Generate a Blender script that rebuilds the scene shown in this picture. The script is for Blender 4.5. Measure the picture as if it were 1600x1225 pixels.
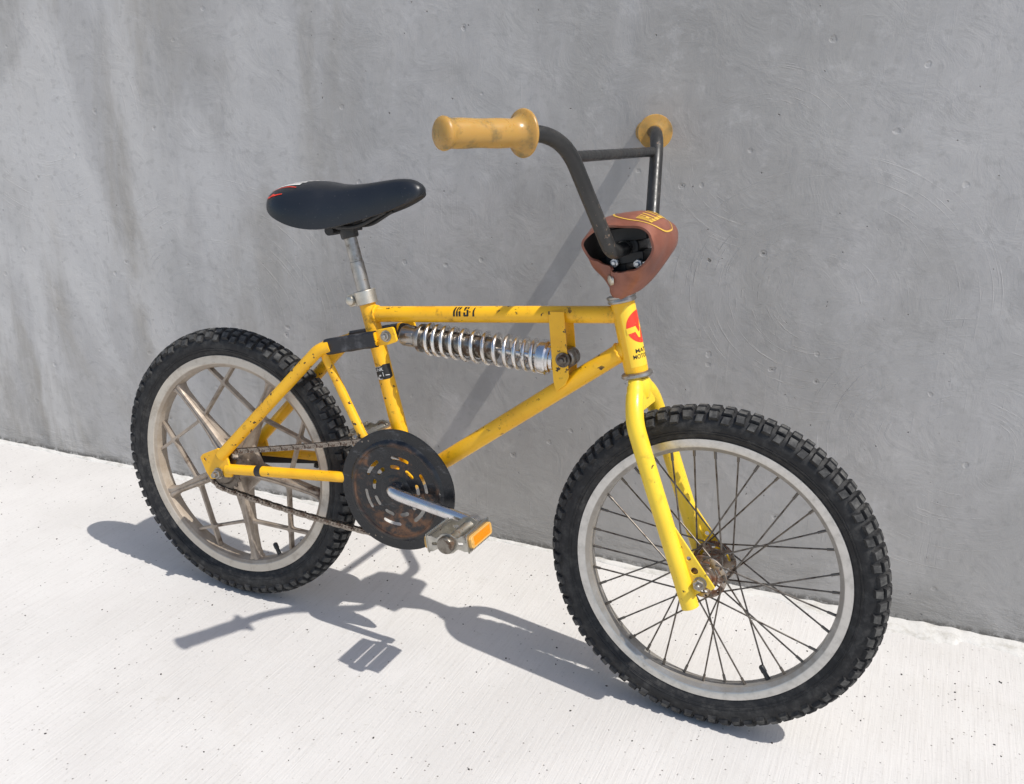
import bpy, bmesh, math, random
from mathutils import Vector, Matrix, noise, Quaternion

for o in list(bpy.data.objects): bpy.data.objects.remove(o, do_unlink=True)
SC = bpy.context.scene
COL = SC.collection
R = math.radians
V = Vector
random.seed(7)

# ------------------------------------------------------------------ camera, sky, sun, exposure
cam = bpy.data.cameras.new('camera'); cam_o = bpy.data.objects.new('camera', cam); COL.objects.link(cam_o)
right, upv, fwd = V((0.9133, 0.4069, 0.0191)), V((-0.1507, 0.2940, 0.9438)), V((-0.3784, 0.8649, -0.3298))
rot = Matrix((right, upv, -fwd)).transposed()
cam_o.matrix_world = Matrix.Translation((1.1180, -1.2885, 0.9805)) @ rot.to_4x4()
cam.sensor_width = 36; cam.lens = 33.26; cam.clip_start = .02; cam.clip_end = 200
SC.camera = cam_o

SUN_TRAVEL = V((-0.6428, 0.1119, -1.0)).normalized()
W = bpy.data.worlds.new('World'); SC.world = W; W.use_nodes = True
nt = W.node_tree
sky = nt.nodes.new('ShaderNodeTexSky'); sky.sky_type = 'NISHITA'; sky.sun_disc = False
sky.sun_elevation = math.asin(-SUN_TRAVEL.z); sky.sun_rotation = math.atan2(-SUN_TRAVEL.x, -SUN_TRAVEL.y)
sky.air_density = 1.0; sky.dust_density = 1.5; sky.ozone_density = 1.0
nt.links.new(sky.outputs[0], nt.nodes['Background'].inputs[0]); nt.nodes['Background'].inputs[1].default_value = .13
sun = bpy.data.lights.new('sun', 'SUN'); sun.energy = 3.6; sun.angle = R(.53); sun.color = (1, .965, .91)
sun_o = bpy.data.objects.new('sun', sun); COL.objects.link(sun_o)
sun_o.rotation_euler = SUN_TRAVEL.to_track_quat('-Z', 'Y').to_euler(); sun_o.location = (3, -.5, 5)
SC.view_settings.view_transform = 'Standard'; SC.view_settings.look = 'None'
SC.view_settings.exposure = 0.17; SC.view_settings.gamma = 1
SC.render.resolution_x = 1024; SC.render.resolution_y = 784

# ------------------------------------------------------------------ materials
def lin(c):
    return tuple(((x/255)/12.92 if x/255 <= .04045 else ((x/255+.055)/1.055)**2.4) for x in c)
class NM:
    """small helper for node materials"""
    def __init__(s, name, color, rough=.5, metal=0.0, spec=.5):
        s.m = bpy.data.materials.new(name); s.m.use_nodes = True
        s.t = s.m.node_tree; s.b = s.t.nodes['Principled BSDF']
        s.b.inputs['Base Color'].default_value = (*color, 1); s.b.inputs['Roughness'].default_value = rough
        s.b.inputs['Metallic'].default_value = metal; s.b.inputs['Specular IOR Level'].default_value = spec
        s.tc = s.t.nodes.new('ShaderNodeTexCoord'); s.co = s.tc.outputs['Object']; s.h = None
    def n(s, k, **kw):
        x = s.t.nodes.new(k)
        for a, v in kw.items(): setattr(x, a, v)
        return x
    def link(s, a, b): s.t.links.new(a, b)
    def mapping(s, scale=(1, 1, 1), loc=(0, 0, 0), rot=(0, 0, 0), src=None):
        m = s.n('ShaderNodeMapping'); m.inputs['Scale'].default_value = scale
        m.inputs['Location'].default_value = loc; m.inputs['Rotation'].default_value = rot
        s.link(src or s.co, m.inputs[0]); return m.outputs[0]
    def noise(s, scale, detail=4, rough=.55, co=None, dist=0):
        x = s.n('ShaderNodeTexNoise'); x.inputs['Scale'].default_value = scale; x.inputs['Detail'].default_value = detail
        x.inputs['Roughness'].default_value = rough; x.inputs['Distortion'].default_value = dist
        s.link(co or s.co, x.inputs['Vector']); return x.outputs['Fac']
    def voro(s, scale, feature='F1', co=None, rnd=1):
        x = s.n('ShaderNodeTexVoronoi'); x.feature = feature; x.inputs['Scale'].default_value = scale
        x.inputs['Randomness'].default_value = rnd
        s.link(co or s.co, x.inputs['Vector']); return x
    def ramp(s, f, a, b, lo=0.0, hi=1.0):
        x = s.n('ShaderNodeMapRange'); x.inputs[1].default_value = a; x.inputs[2].default_value = b
        x.inputs[3].default_value = lo; x.inputs[4].default_value = hi; x.interpolation_type = 'SMOOTHSTEP'
        s.link(f, x.inputs[0]); return x.outputs[0]
    def math(s, op, a, b=None):
        x = s.n('ShaderNodeMath'); x.operation = op
        for i, q in enumerate((a, b)):
            if q is None: continue
            if isinstance(q, (int, float)): x.inputs[i].default_value = q
            else: s.link(q, x.inputs[i])
        return x.outputs[0]
    def mix(s, f, a, b):
        x = s.n('ShaderNodeMix'); x.data_type = 'RGBA'
        if isinstance(f, (int, float)): x.inputs[0].default_value = f
        else: s.link(f, x.inputs[0])
        for i, q in ((6, a), (7, b)):
            if isinstance(q, tuple): x.inputs[i].default_value = (*q, 1)
            else: s.link(q, x.inputs[i])
        return x.outputs[2]
    def color(s, c): s.link(c, s.b.inputs['Base Color'])
    def rough(s, f): s.link(f, s.b.inputs['Roughness'])
    def metal(s, f): s.link(f, s.b.inputs['Metallic'])
    def bump(s, h, strength=.3, dist=.001):
        x = s.n('ShaderNodeBump'); x.inputs['Strength'].default_value = strength; x.inputs['Distance'].default_value = dist
        s.link(h, x.inputs['Height'])
        if s.h is not None: s.link(s.h, x.inputs['Normal'])
        s.h = x.outputs[0]; s.link(s.h, s.b.inputs['Normal'])

def paint(name, col, dirty, chip_amt, seed):
    k = NM(name, col, .38)
    c0 = k.mapping(loc=(seed, seed*2, 0))
    big = k.noise(9, 5, .6, c0); fine = k.noise(85, 4, .6, c0); grime = k.noise(38, 6, .7, c0)
    col1 = k.mix(k.ramp(big, .38, .75), col, dirty)
    g = k.math('MULTIPLY', k.ramp(grime, .56, .72), k.ramp(big, .4, .62))
    col2 = k.mix(k.math('MULTIPLY', g, .8), col1, (.12, .055, .010))
    chip = k.math('MULTIPLY', k.ramp(fine, .635-.02*chip_amt, .66-.02*chip_amt), k.ramp(k.noise(14, 3, .5, c0), .45, .58))
    speck = k.ramp(k.noise(330, 2, .5, c0), .735, .765)
    chip = k.math('MAXIMUM', chip, k.math('MULTIPLY', speck, .8))
    k.color(k.mix(chip, col2, (.028, .016, .009)))
    k.rough(k.ramp(grime, .3, .8, .3, .55))
    k.bump(k.math('SUBTRACT', k.noise(420, 2, .5, c0), k.math('MULTIPLY', chip, 1.5)), .18, .0008)
    k.b.inputs['Coat Weight'].default_value = .10; k.b.inputs['Coat Roughness'].default_value = .12
    return k.m
M = {}
M['yellow'] = paint('frame yellow paint', (.93, .495, .010), (.76, .365, .008), 1.0, 3.0)
M['lemon'] = paint('fork lemon paint', (.90, .62, .035), (.84, .54, .026), -1.2, 8.0)
M['decal_yellow'] = NM('decal yellow', (.90, .58, .04), .35).m
k = NM('decal red', (.80, .045, .02), .35); w = k.ramp(k.noise(260, 3), .66, .72); k.color(k.mix(k.math('MULTIPLY', w, .6), (.80, .045, .02), (.85, .42, .2))); M['red'] = k.m
M['ink'] = NM('black ink', (.012, .011, .010), .5).m
M['white_ink'] = NM('white ink', (.62, .61, .58), .5).m
M['yellow_ink'] = NM('pad print yellow', (.66, .40, .06), .5).m

k = NM('black tyre rubber', (.02, .02, .021), .62, spec=.35)
d = k.noise(60, 6, .7); k.color(k.mix(k.ramp(d, .42, .75), (.014, .014, .015), (.062, .060, .057)))
k.rough(k.ramp(d, .3, .8, .55, .8)); k.bump(k.noise(600, 3), .25, .0006); M['rubber'] = k.m
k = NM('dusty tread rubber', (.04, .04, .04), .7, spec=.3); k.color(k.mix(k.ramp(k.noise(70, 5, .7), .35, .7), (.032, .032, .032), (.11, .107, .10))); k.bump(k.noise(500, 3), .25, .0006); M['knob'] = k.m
k = NM('black plastic tape', (.025, .025, .028), .45); d = k.noise(40, 5, .65)
k.color(k.mix(k.ramp(d, .5, .72), (.017, .017, .02), (.085, .085, .09))); k.bump(k.noise(90, 3), .3, .001); M['tape'] = k.m

def metal(name, a, b, rust, rust_at, rough=(.2, .45), scale=40, spotty=.03):
    k = NM(name, a, rough[0], 1.0)
    d = k.noise(scale, 6, .65); big = k.noise(scale*.25, 4, .6)
    c = k.mix(k.ramp(d, .4, .7), a, b)
    r = k.math('MULTIPLY', k.ramp(d, rust_at, rust_at+.09), k.ramp(big, .4, .62))
    s = k.ramp(k.noise(scale*8, 2), .735, .78)
    r = k.math('MAXIMUM', r, k.math('MULTIPLY', s, spotty*10))
    k.color(k.mix(r, c, rust)); k.metal(k.ramp(r, 0, 1, 1, .1)); k.rough(k.math('ADD', k.ramp(d, .3, .75, *rough), k.math('MULTIPLY', r, .35)))
    k.bump(k.noise(scale*10, 2), .1, .0005)
    return k.m
M['chrome'] = metal('worn chrome', (.70, .69, .69), (.54, .52, .50), (.10, .055, .03), .62, (.18, .36), 45)
M['spring_chrome'] = metal('spring chrome', (.74, .72, .70), (.54, .51, .47), (.14, .08, .045), .58, (.22, .42), 55)
M['alloy'] = metal('aluminium rim alloy', (.60, .59, .57), (.50, .49, .465), (.20, .16, .12), .64, (.32, .48), 60, .05)
M['dull'] = metal('dull zinc', (.42, .40, .37), (.30, .28, .25), (.12, .07, .04), .58, (.35, .55), 70, .05)
M['rusty'] = metal('rusty steel', (.19, .165, .14), (.12, .10, .085), (.085, .042, .022), .5, (.38, .6), 90, .05)
M['hub'] = metal('rusty chrome hub', (.42, .37, .32), (.26, .20, .155), (.15, .062, .028), .42, (.25, .5), 90, .05)
M['cage'] = metal('grey pedal steel', (.50, .48, .43), (.40, .38, .335), (.12, .075, .045), .6, (.34, .55), 60, .05)
M['cap'] = metal('grimy pedal cap', (.26, .24, .21), (.17, .15, .125), (.10, .06, .035), .5, (.28, .5), 80, .05)
M['chain'] = metal('oily chain steel', (.30, .265, .23), (.18, .15, .125), (.09, .045, .024), .52, (.26, .45), 160, .05)
M['cream'] = metal('cream zinc clamp', (.62, .58, .50), (.50, .46, .39), (.18, .12, .07), .62, (.4, .6), 60, .05)
M['dark'] = NM('black steel', (.018, .018, .018), .45).m
M['white_nut'] = NM('bright zinc nut', (.72, .72, .72), .3, .6).m
def brown_inside(m, cx, cz, r0, r1, col, amt):
    # browner, less metallic towards the inner face of a rim; oxide on the magnesium one
    k = NM.__new__(NM); k.m = m; k.t = m.node_tree; k.b = k.t.nodes['Principled BSDF']; k.h = None
    k.tc = k.n('ShaderNodeTexCoord'); k.co = k.tc.outputs['Object']
    sep = k.n('ShaderNodeSeparateXYZ'); k.link(k.co, sep.inputs[0])
    dx = k.math('SUBTRACT', sep.outputs[0], cx); dz = k.math('SUBTRACT', sep.outputs[2], cz)
    rad = k.math('SQRT', k.math('ADD', k.math('MULTIPLY', dx, dx), k.math('MULTIPLY', dz, dz)))
    f = k.math('MULTIPLY', k.ramp(rad, r1, r0), k.ramp(k.noise(22, 5, .7), .25, .6, .55, 1)); f = k.math('MULTIPLY', f, amt)
    bc = k.b.inputs['Base Color']; old = bc.links[0].from_socket
    k.color(k.mix(f, old, col)); mt = k.b.inputs['Metallic']
    base = mt.links[0].from_socket if mt.links else None
    k.metal(k.math('MULTIPLY', k.math('SUBTRACT', 1, f), base if base is not None else mt.default_value))
brown_inside(M['alloy'], .1721, -.3960, .1965, .1985, (.20, .175, .145), .85)
k = NM('cast magnesium', (.42, .36, .29), .5, .4)
d = k.noise(30, 6, .65); e = k.noise(9, 4)
c = k.mix(k.ramp(d, .38, .68), (.41, .345, .28), (.28, .225, .175)); c = k.mix(k.math('MULTIPLY', k.ramp(d, .56, .68), k.ramp(e, .42, .6)), c, (.12, .075, .05))
k.color(c); k.rough(k.ramp(d, .3, .7, .36, .58)); k.bump(k.noise(300, 3), .2, .0006); M['mag'] = k.m
k = NM('machined magnesium', (.58, .52, .43), .5, .35)
d = k.noise(46, 6, .7); k.color(k.mix(k.ramp(d, .46, .7), (.60, .54, .455), (.45, .39, .315)))
sp = k.ramp(k.noise(150, 3), .70, .74); k.b.inputs['Roughness'].default_value = .5; M['mag_face'] = k.m; brown_inside(k.m, 0, 0, .1935, .1960, (.27, .205, .145), .8)

k = NM('rusted black guard', (.02, .02, .022), .42)
geo = k.noise(16, 6, .72, dist=.4); f2 = k.noise(60, 5, .7)
sep = k.n('ShaderNodeSeparateXYZ'); k.link(k.co, sep.inputs[0])
dx = k.math('SUBTRACT', sep.outputs[0], .3675); dz = k.math('SUBTRACT', sep.outputs[2], .037)
rad = k.math('SQRT', k.math('ADD', k.math('MULTIPLY', dx, dx), k.math('MULTIPLY', dz, dz)))
inner = k.ramp(rad, .086, .074)
rim = k.math('MULTIPLY', k.ramp(rad, .074, .079), k.ramp(rad, .086, .080))
rust = k.math('MULTIPLY', k.ramp(k.math('ADD', geo, k.math('MULTIPLY', f2, .35)), .68, .82), inner)
rust = k.math('MAXIMUM', rust, k.math('MULTIPLY', rim, k.ramp(geo, .40, .6)))
c = k.mix(rust, k.mix(k.ramp(f2, .5, .75), (.009, .010, .012), (.026, .027, .030)), k.mix(k.ramp(f2, .35, .65), (.055, .026, .013), (.17, .083, .042)))
scuff = k.math('MULTIPLY', k.ramp(k.noise(26, 6, .75, k.mapping((1, 1, 3))), .57, .68), .55)
k.color(k.mix(scuff, c, (.105, .105, .11))); k.rough(k.math('ADD', k.ramp(f2, .3, .75, .24, .44), k.math('MULTIPLY', rust, .25)))
k.bump(k.noise(220, 4), .2, .0008); M['guard'] = k.m

k = NM('scratched black bar paint', (.022, .022, .023), .36)
d = k.noise(130, 4, .6); e = k.noise(12, 3); sc = k.math('MULTIPLY', k.ramp(d, .63, .66), k.ramp(e, .48, .6))
st = k.ramp(k.noise(420, 2), .715, .74)
k.color(k.mix(k.math('MAXIMUM', sc, k.math('MULTIPLY', st, .6)), k.mix(k.ramp(e, .4, .7), (.017, .017, .017), (.034, .033, .031)), (.16, .115, .085)))
k.rough(k.ramp(d, .3, .7, .3, .5)); k.bump(d, .15, .0006); M['bar'] = k.m

k = NM('amber grip rubber', (.72, .40, .075), .34)
d = k.noise(18, 5, .65); e = k.noise(55, 5, .6)
c = k.mix(k.ramp(d, .5, .72), (.44, .25, .058), (.28, .175, .05)); c = k.mix(k.math('MULTIPLY', k.ramp(k.noise(24, 5, .7, k.mapping(loc=(3, 1, 2))), .50, .66), .75), c, (.15, .115, .045))
k.color(c); k.b.inputs['Subsurface Weight'].default_value = .4; k.b.inputs['Subsurface Radius'].default_value = (.012, .006, .002)
k.b.inputs['Subsurface Scale'].default_value = .6; k.rough(k.ramp(e, .3, .7, .26, .44)); k.bump(e, .06, .0008); M['grip'] = k.m
k = NM('brown vinyl', (.22, .075, .045), .42)
d = k.noise(20, 5, .6); k.color(k.mix(k.ramp(d, .4, .7), (.20, .068, .042), (.30, .112, .070)))
k.rough(k.ramp(d, .3, .7, .34, .5)); k.bump(k.voro(900).outputs[0], .12, .0005); k.bump(k.noise(35, 3), .3, .002); M['vinyl'] = k.m
k = NM('vinyl lining', (.022, .014, .011), .8); M['lining'] = k.m
k = NM('black saddle plastic', (.010, .011, .014), .36, spec=.5)
d = k.noise(25, 6, .7); k.rough(k.ramp(d, .3, .75, .27, .42))
k.color(k.mix(k.ramp(k.noise(300, 3), .68, .73), (.011, .013, .017), (.06, .06, .06))); k.bump(k.voro(1300).outputs[0], .10, .0004); M['saddle'] = k.m
k = NM('orange reflector', (.90, .27, .012), .3); k.b.inputs['Coat Weight'].default_value = .6
k.b.inputs['Emission Strength'].default_value = 0; v = k.voro(700); k.color(k.mix(k.ramp(v.outputs[0], .2, .6), (.95, .33, .006), (.85, .24, .004))); k.bump(v.outputs[0], .25, .0006); M['orange'] = k.m
M['orange_frame'] = NM('orange reflector frame', (.62, .36, .10), .5).m
k = NM('spoke steel', (.15, .13, .11), .45, .8); k.color(k.mix(k.ramp(k.noise(60, 4), .45, .65), (.17, .15, .13), (.075, .055, .042))); M['spoke'] = k.m
M['grit'] = NM('dark grit', (.05, .045, .04), .9).m

# concrete wall
k = NM('grey trowelled concrete', (.25, .25, .255), .62, spec=.3)
sep = k.n('ShaderNodeSeparateXYZ'); k.link(k.co, sep.inputs[0]); X, Z = sep.outputs[0], sep.outputs[2]
streak = k.noise(1.0, 7, .62, k.mapping((3.2, 1, .95), (1.7, 0, .3)), .9); blot = k.noise(2.6, 7, .62, k.mapping(loc=(4, 0, 2))); fine = k.noise(24, 6, .7)
c = k.mix(k.ramp(streak, .40, .66), (.445, .440, .438), (.368, .363, .355))
c = k.mix(k.math('MULTIPLY', k.ramp(blot, .47, .68), .7), c, (.318, .312, .303))
left = k.ramp(X, .5, -.7)
c = k.mix(k.math('MULTIPLY', k.math('MULTIPLY', k.ramp(streak, .40, .58), left), .85), c, (.365, .345, .315))
c = k.mix(k.math('MULTIPLY', k.ramp(fine, .52, .70), .42), c, (.530, .525, .522))
c = k.mix(k.math('MULTIPLY', k.ramp(k.noise(7, 7, .7, k.mapping(loc=(1, 0, 7)), 1.0), .58, .72), .35), c, (.525, .522, .52))
# grime along the foot of the wall
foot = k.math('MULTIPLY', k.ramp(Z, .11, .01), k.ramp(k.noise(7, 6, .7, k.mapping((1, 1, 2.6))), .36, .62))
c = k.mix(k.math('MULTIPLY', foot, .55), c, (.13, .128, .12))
# bug holes
wrp = k.n('ShaderNodeTexNoise'); wrp.inputs['Scale'].default_value = 45; wrp.inputs['Detail'].default_value = 3; k.link(k.co, wrp.inputs['Vector'])
wv = k.n('ShaderNodeVectorMath'); wv.operation = 'MULTIPLY_ADD'; k.link(wrp.outputs['Color'], wv.inputs[0]); wv.inputs[1].default_value = (.014, .0, .014); k.link(k.co, wv.inputs[2])
def holes(scale, th, mask_lo, loc):
    v = k.voro(scale, co=k.mapping(loc=loc, src=wv.outputs[0])); cs = k.n('ShaderNodeSeparateColor'); k.link(v.outputs['Color'], cs.inputs[0])
    return k.math('MULTIPLY', k.ramp(v.outputs['Distance'], th, th*.55), k.ramp(cs.outputs[0], mask_lo, mask_lo+.01))
h1 = holes(26, .062, .84, (0, .013, 0)); h2 = holes(60, .10, .86, (.4, .006, .3)); h3 = holes(9, .028, .80, (.2, .03, .7))
pit = k.math('MAXIMUM', h1, k.math('MAXIMUM', h2, h3))
c = k.mix(k.math('MULTIPLY', pit, .7), c, (.11, .107, .10))
# scored layout cross on the left
def seg(x0, x1, z0, z1):
    a = k.math('MULTIPLY', k.ramp(X, x0-.0006, x0+.0006), k.ramp(X, x1+.0006, x1-.0006))
    b = k.math('MULTIPLY', k.ramp(Z, z0-.0006, z0+.0006), k.ramp(Z, z1+.0006, z1-.0006)); return k.math('MULTIPLY', a, b)
cross = k.math('MAXIMUM', seg(-.5965, -.5935, .565, .640), seg(-.609, -.588, .6165, .6195))
cross = k.math('MULTIPLY', cross, k.ramp(k.noise(160, 3), .38, .52))
c = k.mix(k.math('MULTIPLY', cross, .75), c, (.075, .072, .068))
pale = k.math('MULTIPLY', left, k.ramp(k.noise(1.0, 6, .65, k.mapping((3.6, 1, .8), (5.1, 0, 2.2)), .6), .44, .60)); c = k.mix(k.math('MULTIPLY', pale, .8), c, (.57, .565, .56))
cloud = k.noise(1.25, 5, .6, k.mapping((1.3, 1, .8), (.62, 0, .2)), .7); c = k.mix(k.math('MULTIPLY', k.ramp(cloud, .46, .64), .55), c, (.325, .320, .312))
c = k.mix(k.math('MULTIPLY', k.ramp(cloud, .46, .32), .35), c, (.52, .515, .505))
band = k.math('MULTIPLY', k.math('MULTIPLY', k.ramp(X, .30, .40), k.ramp(X, .56, .46)), k.math('MULTIPLY', k.ramp(Z, .35, .95), k.ramp(k.noise(5, 5, .65, k.mapping((1, 1, .35))), .38, .62)))
c = k.mix(k.math('MULTIPLY', band, .5), c, (.27, .265, .255))
fl = k.noise(55, 3, .5, k.mapping(loc=(3, 0, 8))); c = k.mix(k.math('MULTIPLY', k.ramp(fl, .54, .68), .22), c, (.26, .256, .25))
crack = k.math('MULTIPLY', k.ramp(Z, .018, .005), k.ramp(k.noise(75, 4, .7), .40, .55)); c = k.mix(k.math('MULTIPLY', crack, .8), c, (.10, .095, .088))
warm = k.n('ShaderNodeMix'); warm.data_type = 'RGBA'; warm.blend_type = 'MULTIPLY'; warm.inputs[0].default_value = 1; k.link(c, warm.inputs[6]); warm.inputs[7].default_value = (1.045, 1.02, .985, 1); c = warm.outputs[2]
k.color(c)
# trowel arcs
arc = None
for (cx, cz, sc, r0, r1, a) in ((.86, .83, 1.0, .02, .21, 1.0), (.98, .60, 1.0, .05, .33, .7), (-.30, .42, 1.0, .10, .40, .5), (1.25, .35, 1, .06, .32, .6), (-.75, .85, 1, .08, .36, .45)):
    ddx = k.math('SUBTRACT', X, cx); ddz = k.math('SUBTRACT', Z, cz)
    rr = k.math('SQRT', k.math('ADD', k.math('MULTIPLY', ddx, ddx), k.math('MULTIPLY', k.math('MULTIPLY', ddz, ddz), 1.3)))
    comb = k.n('ShaderNodeCombineXYZ'); k.link(rr, comb.inputs[0]); k.link(k.math('ARCTAN2', ddz, ddx), comb.inputs[1])
    groove = k.noise(1.0, 3, .75, k.mapping((170, 1.1, 1), (cx*9, cz*7, 0), src=comb.outputs[0]), .0)
    msk = k.math('MULTIPLY', k.ramp(rr, r0, r0+.03), k.ramp(rr, r1, r1-.08))
    msk = k.math('MULTIPLY', k.math('MULTIPLY', msk, a), k.ramp(k.noise(3.4, 3, .5, k.mapping(loc=(cx*5, 1, cz*3))), .44, .60))
    q = k.math('MULTIPLY', k.ramp(groove, .56, .76), msk); arc = q if arc is None else k.math('MAXIMUM', arc, q)
k.bump(k.noise(3.2, 3, .5), .60, .011)
k.bump(k.noise(13, 6, .65, dist=.8), .34, .006)
k.bump(arc, .70, .0020)
drag = k.math('MULTIPLY', k.ramp(k.noise(1, 5, .7, k.mapping((150, 1, 7), rot=(0, R(28), 0))), .55, .75), k.ramp(k.noise(2.6, 3, .5, k.mapping(loc=(9, 1, 1))), .46, .62)); k.bump(drag, .32, .0014)
drag2 = k.math('MULTIPLY', k.ramp(k.noise(1, 5, .7, k.mapping((9, 1, 150), rot=(0, R(-14), 0))), .58, .78), k.ramp(k.noise(3.1, 3, .5, k.mapping(loc=(2, 1, 6))), .50, .64)); k.bump(drag2, .28, .0014)
dent = k.math('MAXIMUM', holes(26, .17, .86, (0, .013, 0)), holes(14, .09, .84, (.1, .02, .5))); k.bump(dent, .42, -.0025)
k.bump(k.math('MULTIPLY', foot, k.noise(1, 6, .7, k.mapping((22, 1, 120)))), .7, .004)
k.bump(pit, .8, -.003)
k.bump(k.noise(240, 4, .6), .18, .0007)
M['wall'] = k.m

# broomed pavement
k = NM('pale broomed concrete', (.60, .58, .555), .75, spec=.25)
sep = k.n('ShaderNodeSeparateXYZ'); k.link(k.co, sep.inputs[0])
blot = k.noise(2.2, 6, .6); f = k.noise(150, 4, .7); st = k.noise(1.0, 4, .6, k.mapping((210, 9, 1), rot=(0, 0, R(-4))))
st2 = k.noise(1.0, 3, .6, k.mapping((430, 9, 1), rot=(0, 0, R(-4))))
c = k.mix(k.ramp(blot, .35, .68), (.63, .61, .585), (.565, .545, .52))
c = k.mix(k.math('MULTIPLY', k.ramp(k.noise(7, 6, .7, k.mapping(loc=(2, 5, 0))), .62, .72), .45), c, (.47, .445, .40))
c = k.mix(k.math('MULTIPLY', k.ramp(k.noise(1.4, 6, .7, k.mapping(loc=(7, 3, 0)), .8), .58, .72), .35), c, (.53, .50, .455))
c = k.mix(k.math('MULTIPLY', k.ramp(st, .46, .72), .32), c, (.49, .465, .435))
c = k.mix(k.math('MULTIPLY', k.ramp(f, .58, .72), .55), c, (.36, .335, .30))
v = k.voro(130); cs = k.n('ShaderNodeSeparateColor'); k.link(v.outputs['Color'], cs.inputs[0])
dot = k.math('MULTIPLY', k.ramp(v.outputs['Distance'], .24, .12), k.ramp(cs.outputs[0], .91, .92))
c = k.mix(k.math('MULTIPLY', dot, .75), c, (.15, .135, .12)); k.color(c)
k.bump(st, .42, .0018); k.bump(st2, .35, .0010); k.bump(f, .35, .0010); k.bump(dot, .5, -.001)
M['floor'] = k.m
k = NM('pale mortar', (.64, .625, .60), .8, spec=.2); k.color(k.mix(k.ramp(k.noise(30, 6, .7), .45, .70), (.61, .595, .565), (.46, .44, .40))); k.bump(k.noise(70, 6, .7), .5, .004); M['mortar'] = k.m

# ------------------------------------------------------------------ mesh helpers
def finish(name, bm, mats, smooth=32, bevel=0):
    bmesh.ops.recalc_face_normals(bm, faces=bm.faces[:])
    me = bpy.data.meshes.new(name); bm.to_mesh(me); bm.free()
    for m in (mats if isinstance(mats, (list, tuple)) else [mats]): me.materials.append(m)
    if smooth:
        me.polygons.foreach_set('use_smooth', [True]*len(me.polygons)); me.set_sharp_from_angle(angle=R(smooth))
    return me
def link(name, me, parent=None, mat4=None):
    o = bpy.data.objects.new(name, me); COL.objects.link(o)
    if parent is not None: o.parent = parent
    if mat4 is not None: o.matrix_local = mat4
    return o
def bevel_mod(o, w, seg=2):
    b = o.modifiers.new('bevel', 'BEVEL'); b.width = w; b.segments = seg; b.limit_method = 'ANGLE'; b.angle_limit = R(40)
    return o
def frames(pts, closed=False):
    T = []
    n = len(pts)
    for i in range(n):
        a = pts[(i-1) % n] if (closed or i) else pts[0]; b = pts[(i+1) % n] if (closed or i < n-1) else pts[-1]
        T.append((b-a).normalized())
    u = T[0].orthogonal().normalized(); out = []
    for i in range(n):
        if i: u = (T[i-1].rotation_difference(T[i])) @ u
        u = (u - T[i]*u.dot(T[i])).normalized(); out.append((T[i], u, T[i].cross(u)))
    return out
def sweep(bm, pts, r, n=16, closed=False, cap=True, flat=None, mi=0):
    """tube along pts; r number or list; flat=(axis, factor) squashes the section along an axis"""
    pts = [V(p) for p in pts]; F = frames(pts, closed); rings = []
    for i, p in enumerate(pts):
        rr = r[i] if isinstance(r, (list, tuple)) else r; ring = []
        for j in range(n):
            a = 2*math.pi*j/n; d = (F[i][1]*math.cos(a) + F[i][2]*math.sin(a))*rr
            if flat:
                ax = V(flat[0]); fl = flat[1][i] if isinstance(flat[1], (list, tuple)) else flat[1]; d = d - ax*d.dot(ax)*(1-fl)
            ring.append(bm.verts.new(p+d))
        rings.append(ring)
    m = len(pts)
    for i in range(m if closed else m-1):
        A, B = rings[i], rings[(i+1) % m]
        for j in range(n):
            f = bm.faces.new((A[j], A[(j+1) % n], B[(j+1) % n], B[j])); f.material_index = mi
    if cap and not closed:
        for ring in (rings[0][::-1], rings[-1]): f = bm.faces.new(ring); f.material_index = mi
    return bm
def rounded(pts, rad, seg=7):
    """polyline with its corners rounded"""
    pts = [V(p) for p in pts]; out = [pts[0]]
    for i in range(1, len(pts)-1):
        r = rad[i-1] if isinstance(rad, (list, tuple)) else rad
        a, p, b = pts[i-1], pts[i], pts[i+1]; da, db = (a-p), (b-p)
        r = min(r, da.length*.48, db.length*.48); A = p+da.normalized()*r; B = p+db.normalized()*r
        for k in range(seg+1):
            t = k/seg; out.append(A*(1-t)**2 + p*2*t*(1-t) + B*t*t)
    out.append(pts[-1]); return out
def catmull(pts, n=6):
    pts = [V(p) for p in pts]; P = [pts[0]*2-pts[1]]+pts+[pts[-1]*2-pts[-2]]; out = []
    for i in range(1, len(P)-2):
        for k in range(n):
            t = k/n; a, b, c, d = P[i-1:i+3]
            out.append(.5*((2*b)+(c-a)*t+(2*a-5*b+4*c-d)*t*t+(3*b-a-3*c+d)*t**3))
    out.append(pts[-1]); return out
def lathe(bm, prof, o, ax, n=32, mi=0, closed=False):
    """prof = [(along, radius)]; closed joins last to first (a ring section)"""
    o, ax = V(o), V(ax).normalized(); u = ax.orthogonal().normalized(); w = ax.cross(u); rings = []
    for t, r in prof:
        if r < 1e-7: rings.append([bm.verts.new(o+ax*t)])
        else: rings.append([bm.verts.new(o+ax*t+(u*math.cos(2*math.pi*j/n)+w*math.sin(2*math.pi*j/n))*r) for j in range(n)])
    L = len(rings)
    for i in range(L if closed else L-1):
        A, B = rings[i], rings[(i+1) % L]
        for j in range(n):
            q = [A[j % len(A)], A[(j+1) % len(A)], B[(j+1) % len(B)], B[j % len(B)]]; s = []
            for x in q:
                if x not in s: s.append(x)
            if len(s) >= 3: f = bm.faces.new(s); f.material_index = mi
    if not closed:
        for ring in (rings[0], rings[-1]):
            if len(ring) > 2: f = bm.faces.new(ring); f.material_index = mi
    return bm
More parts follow.
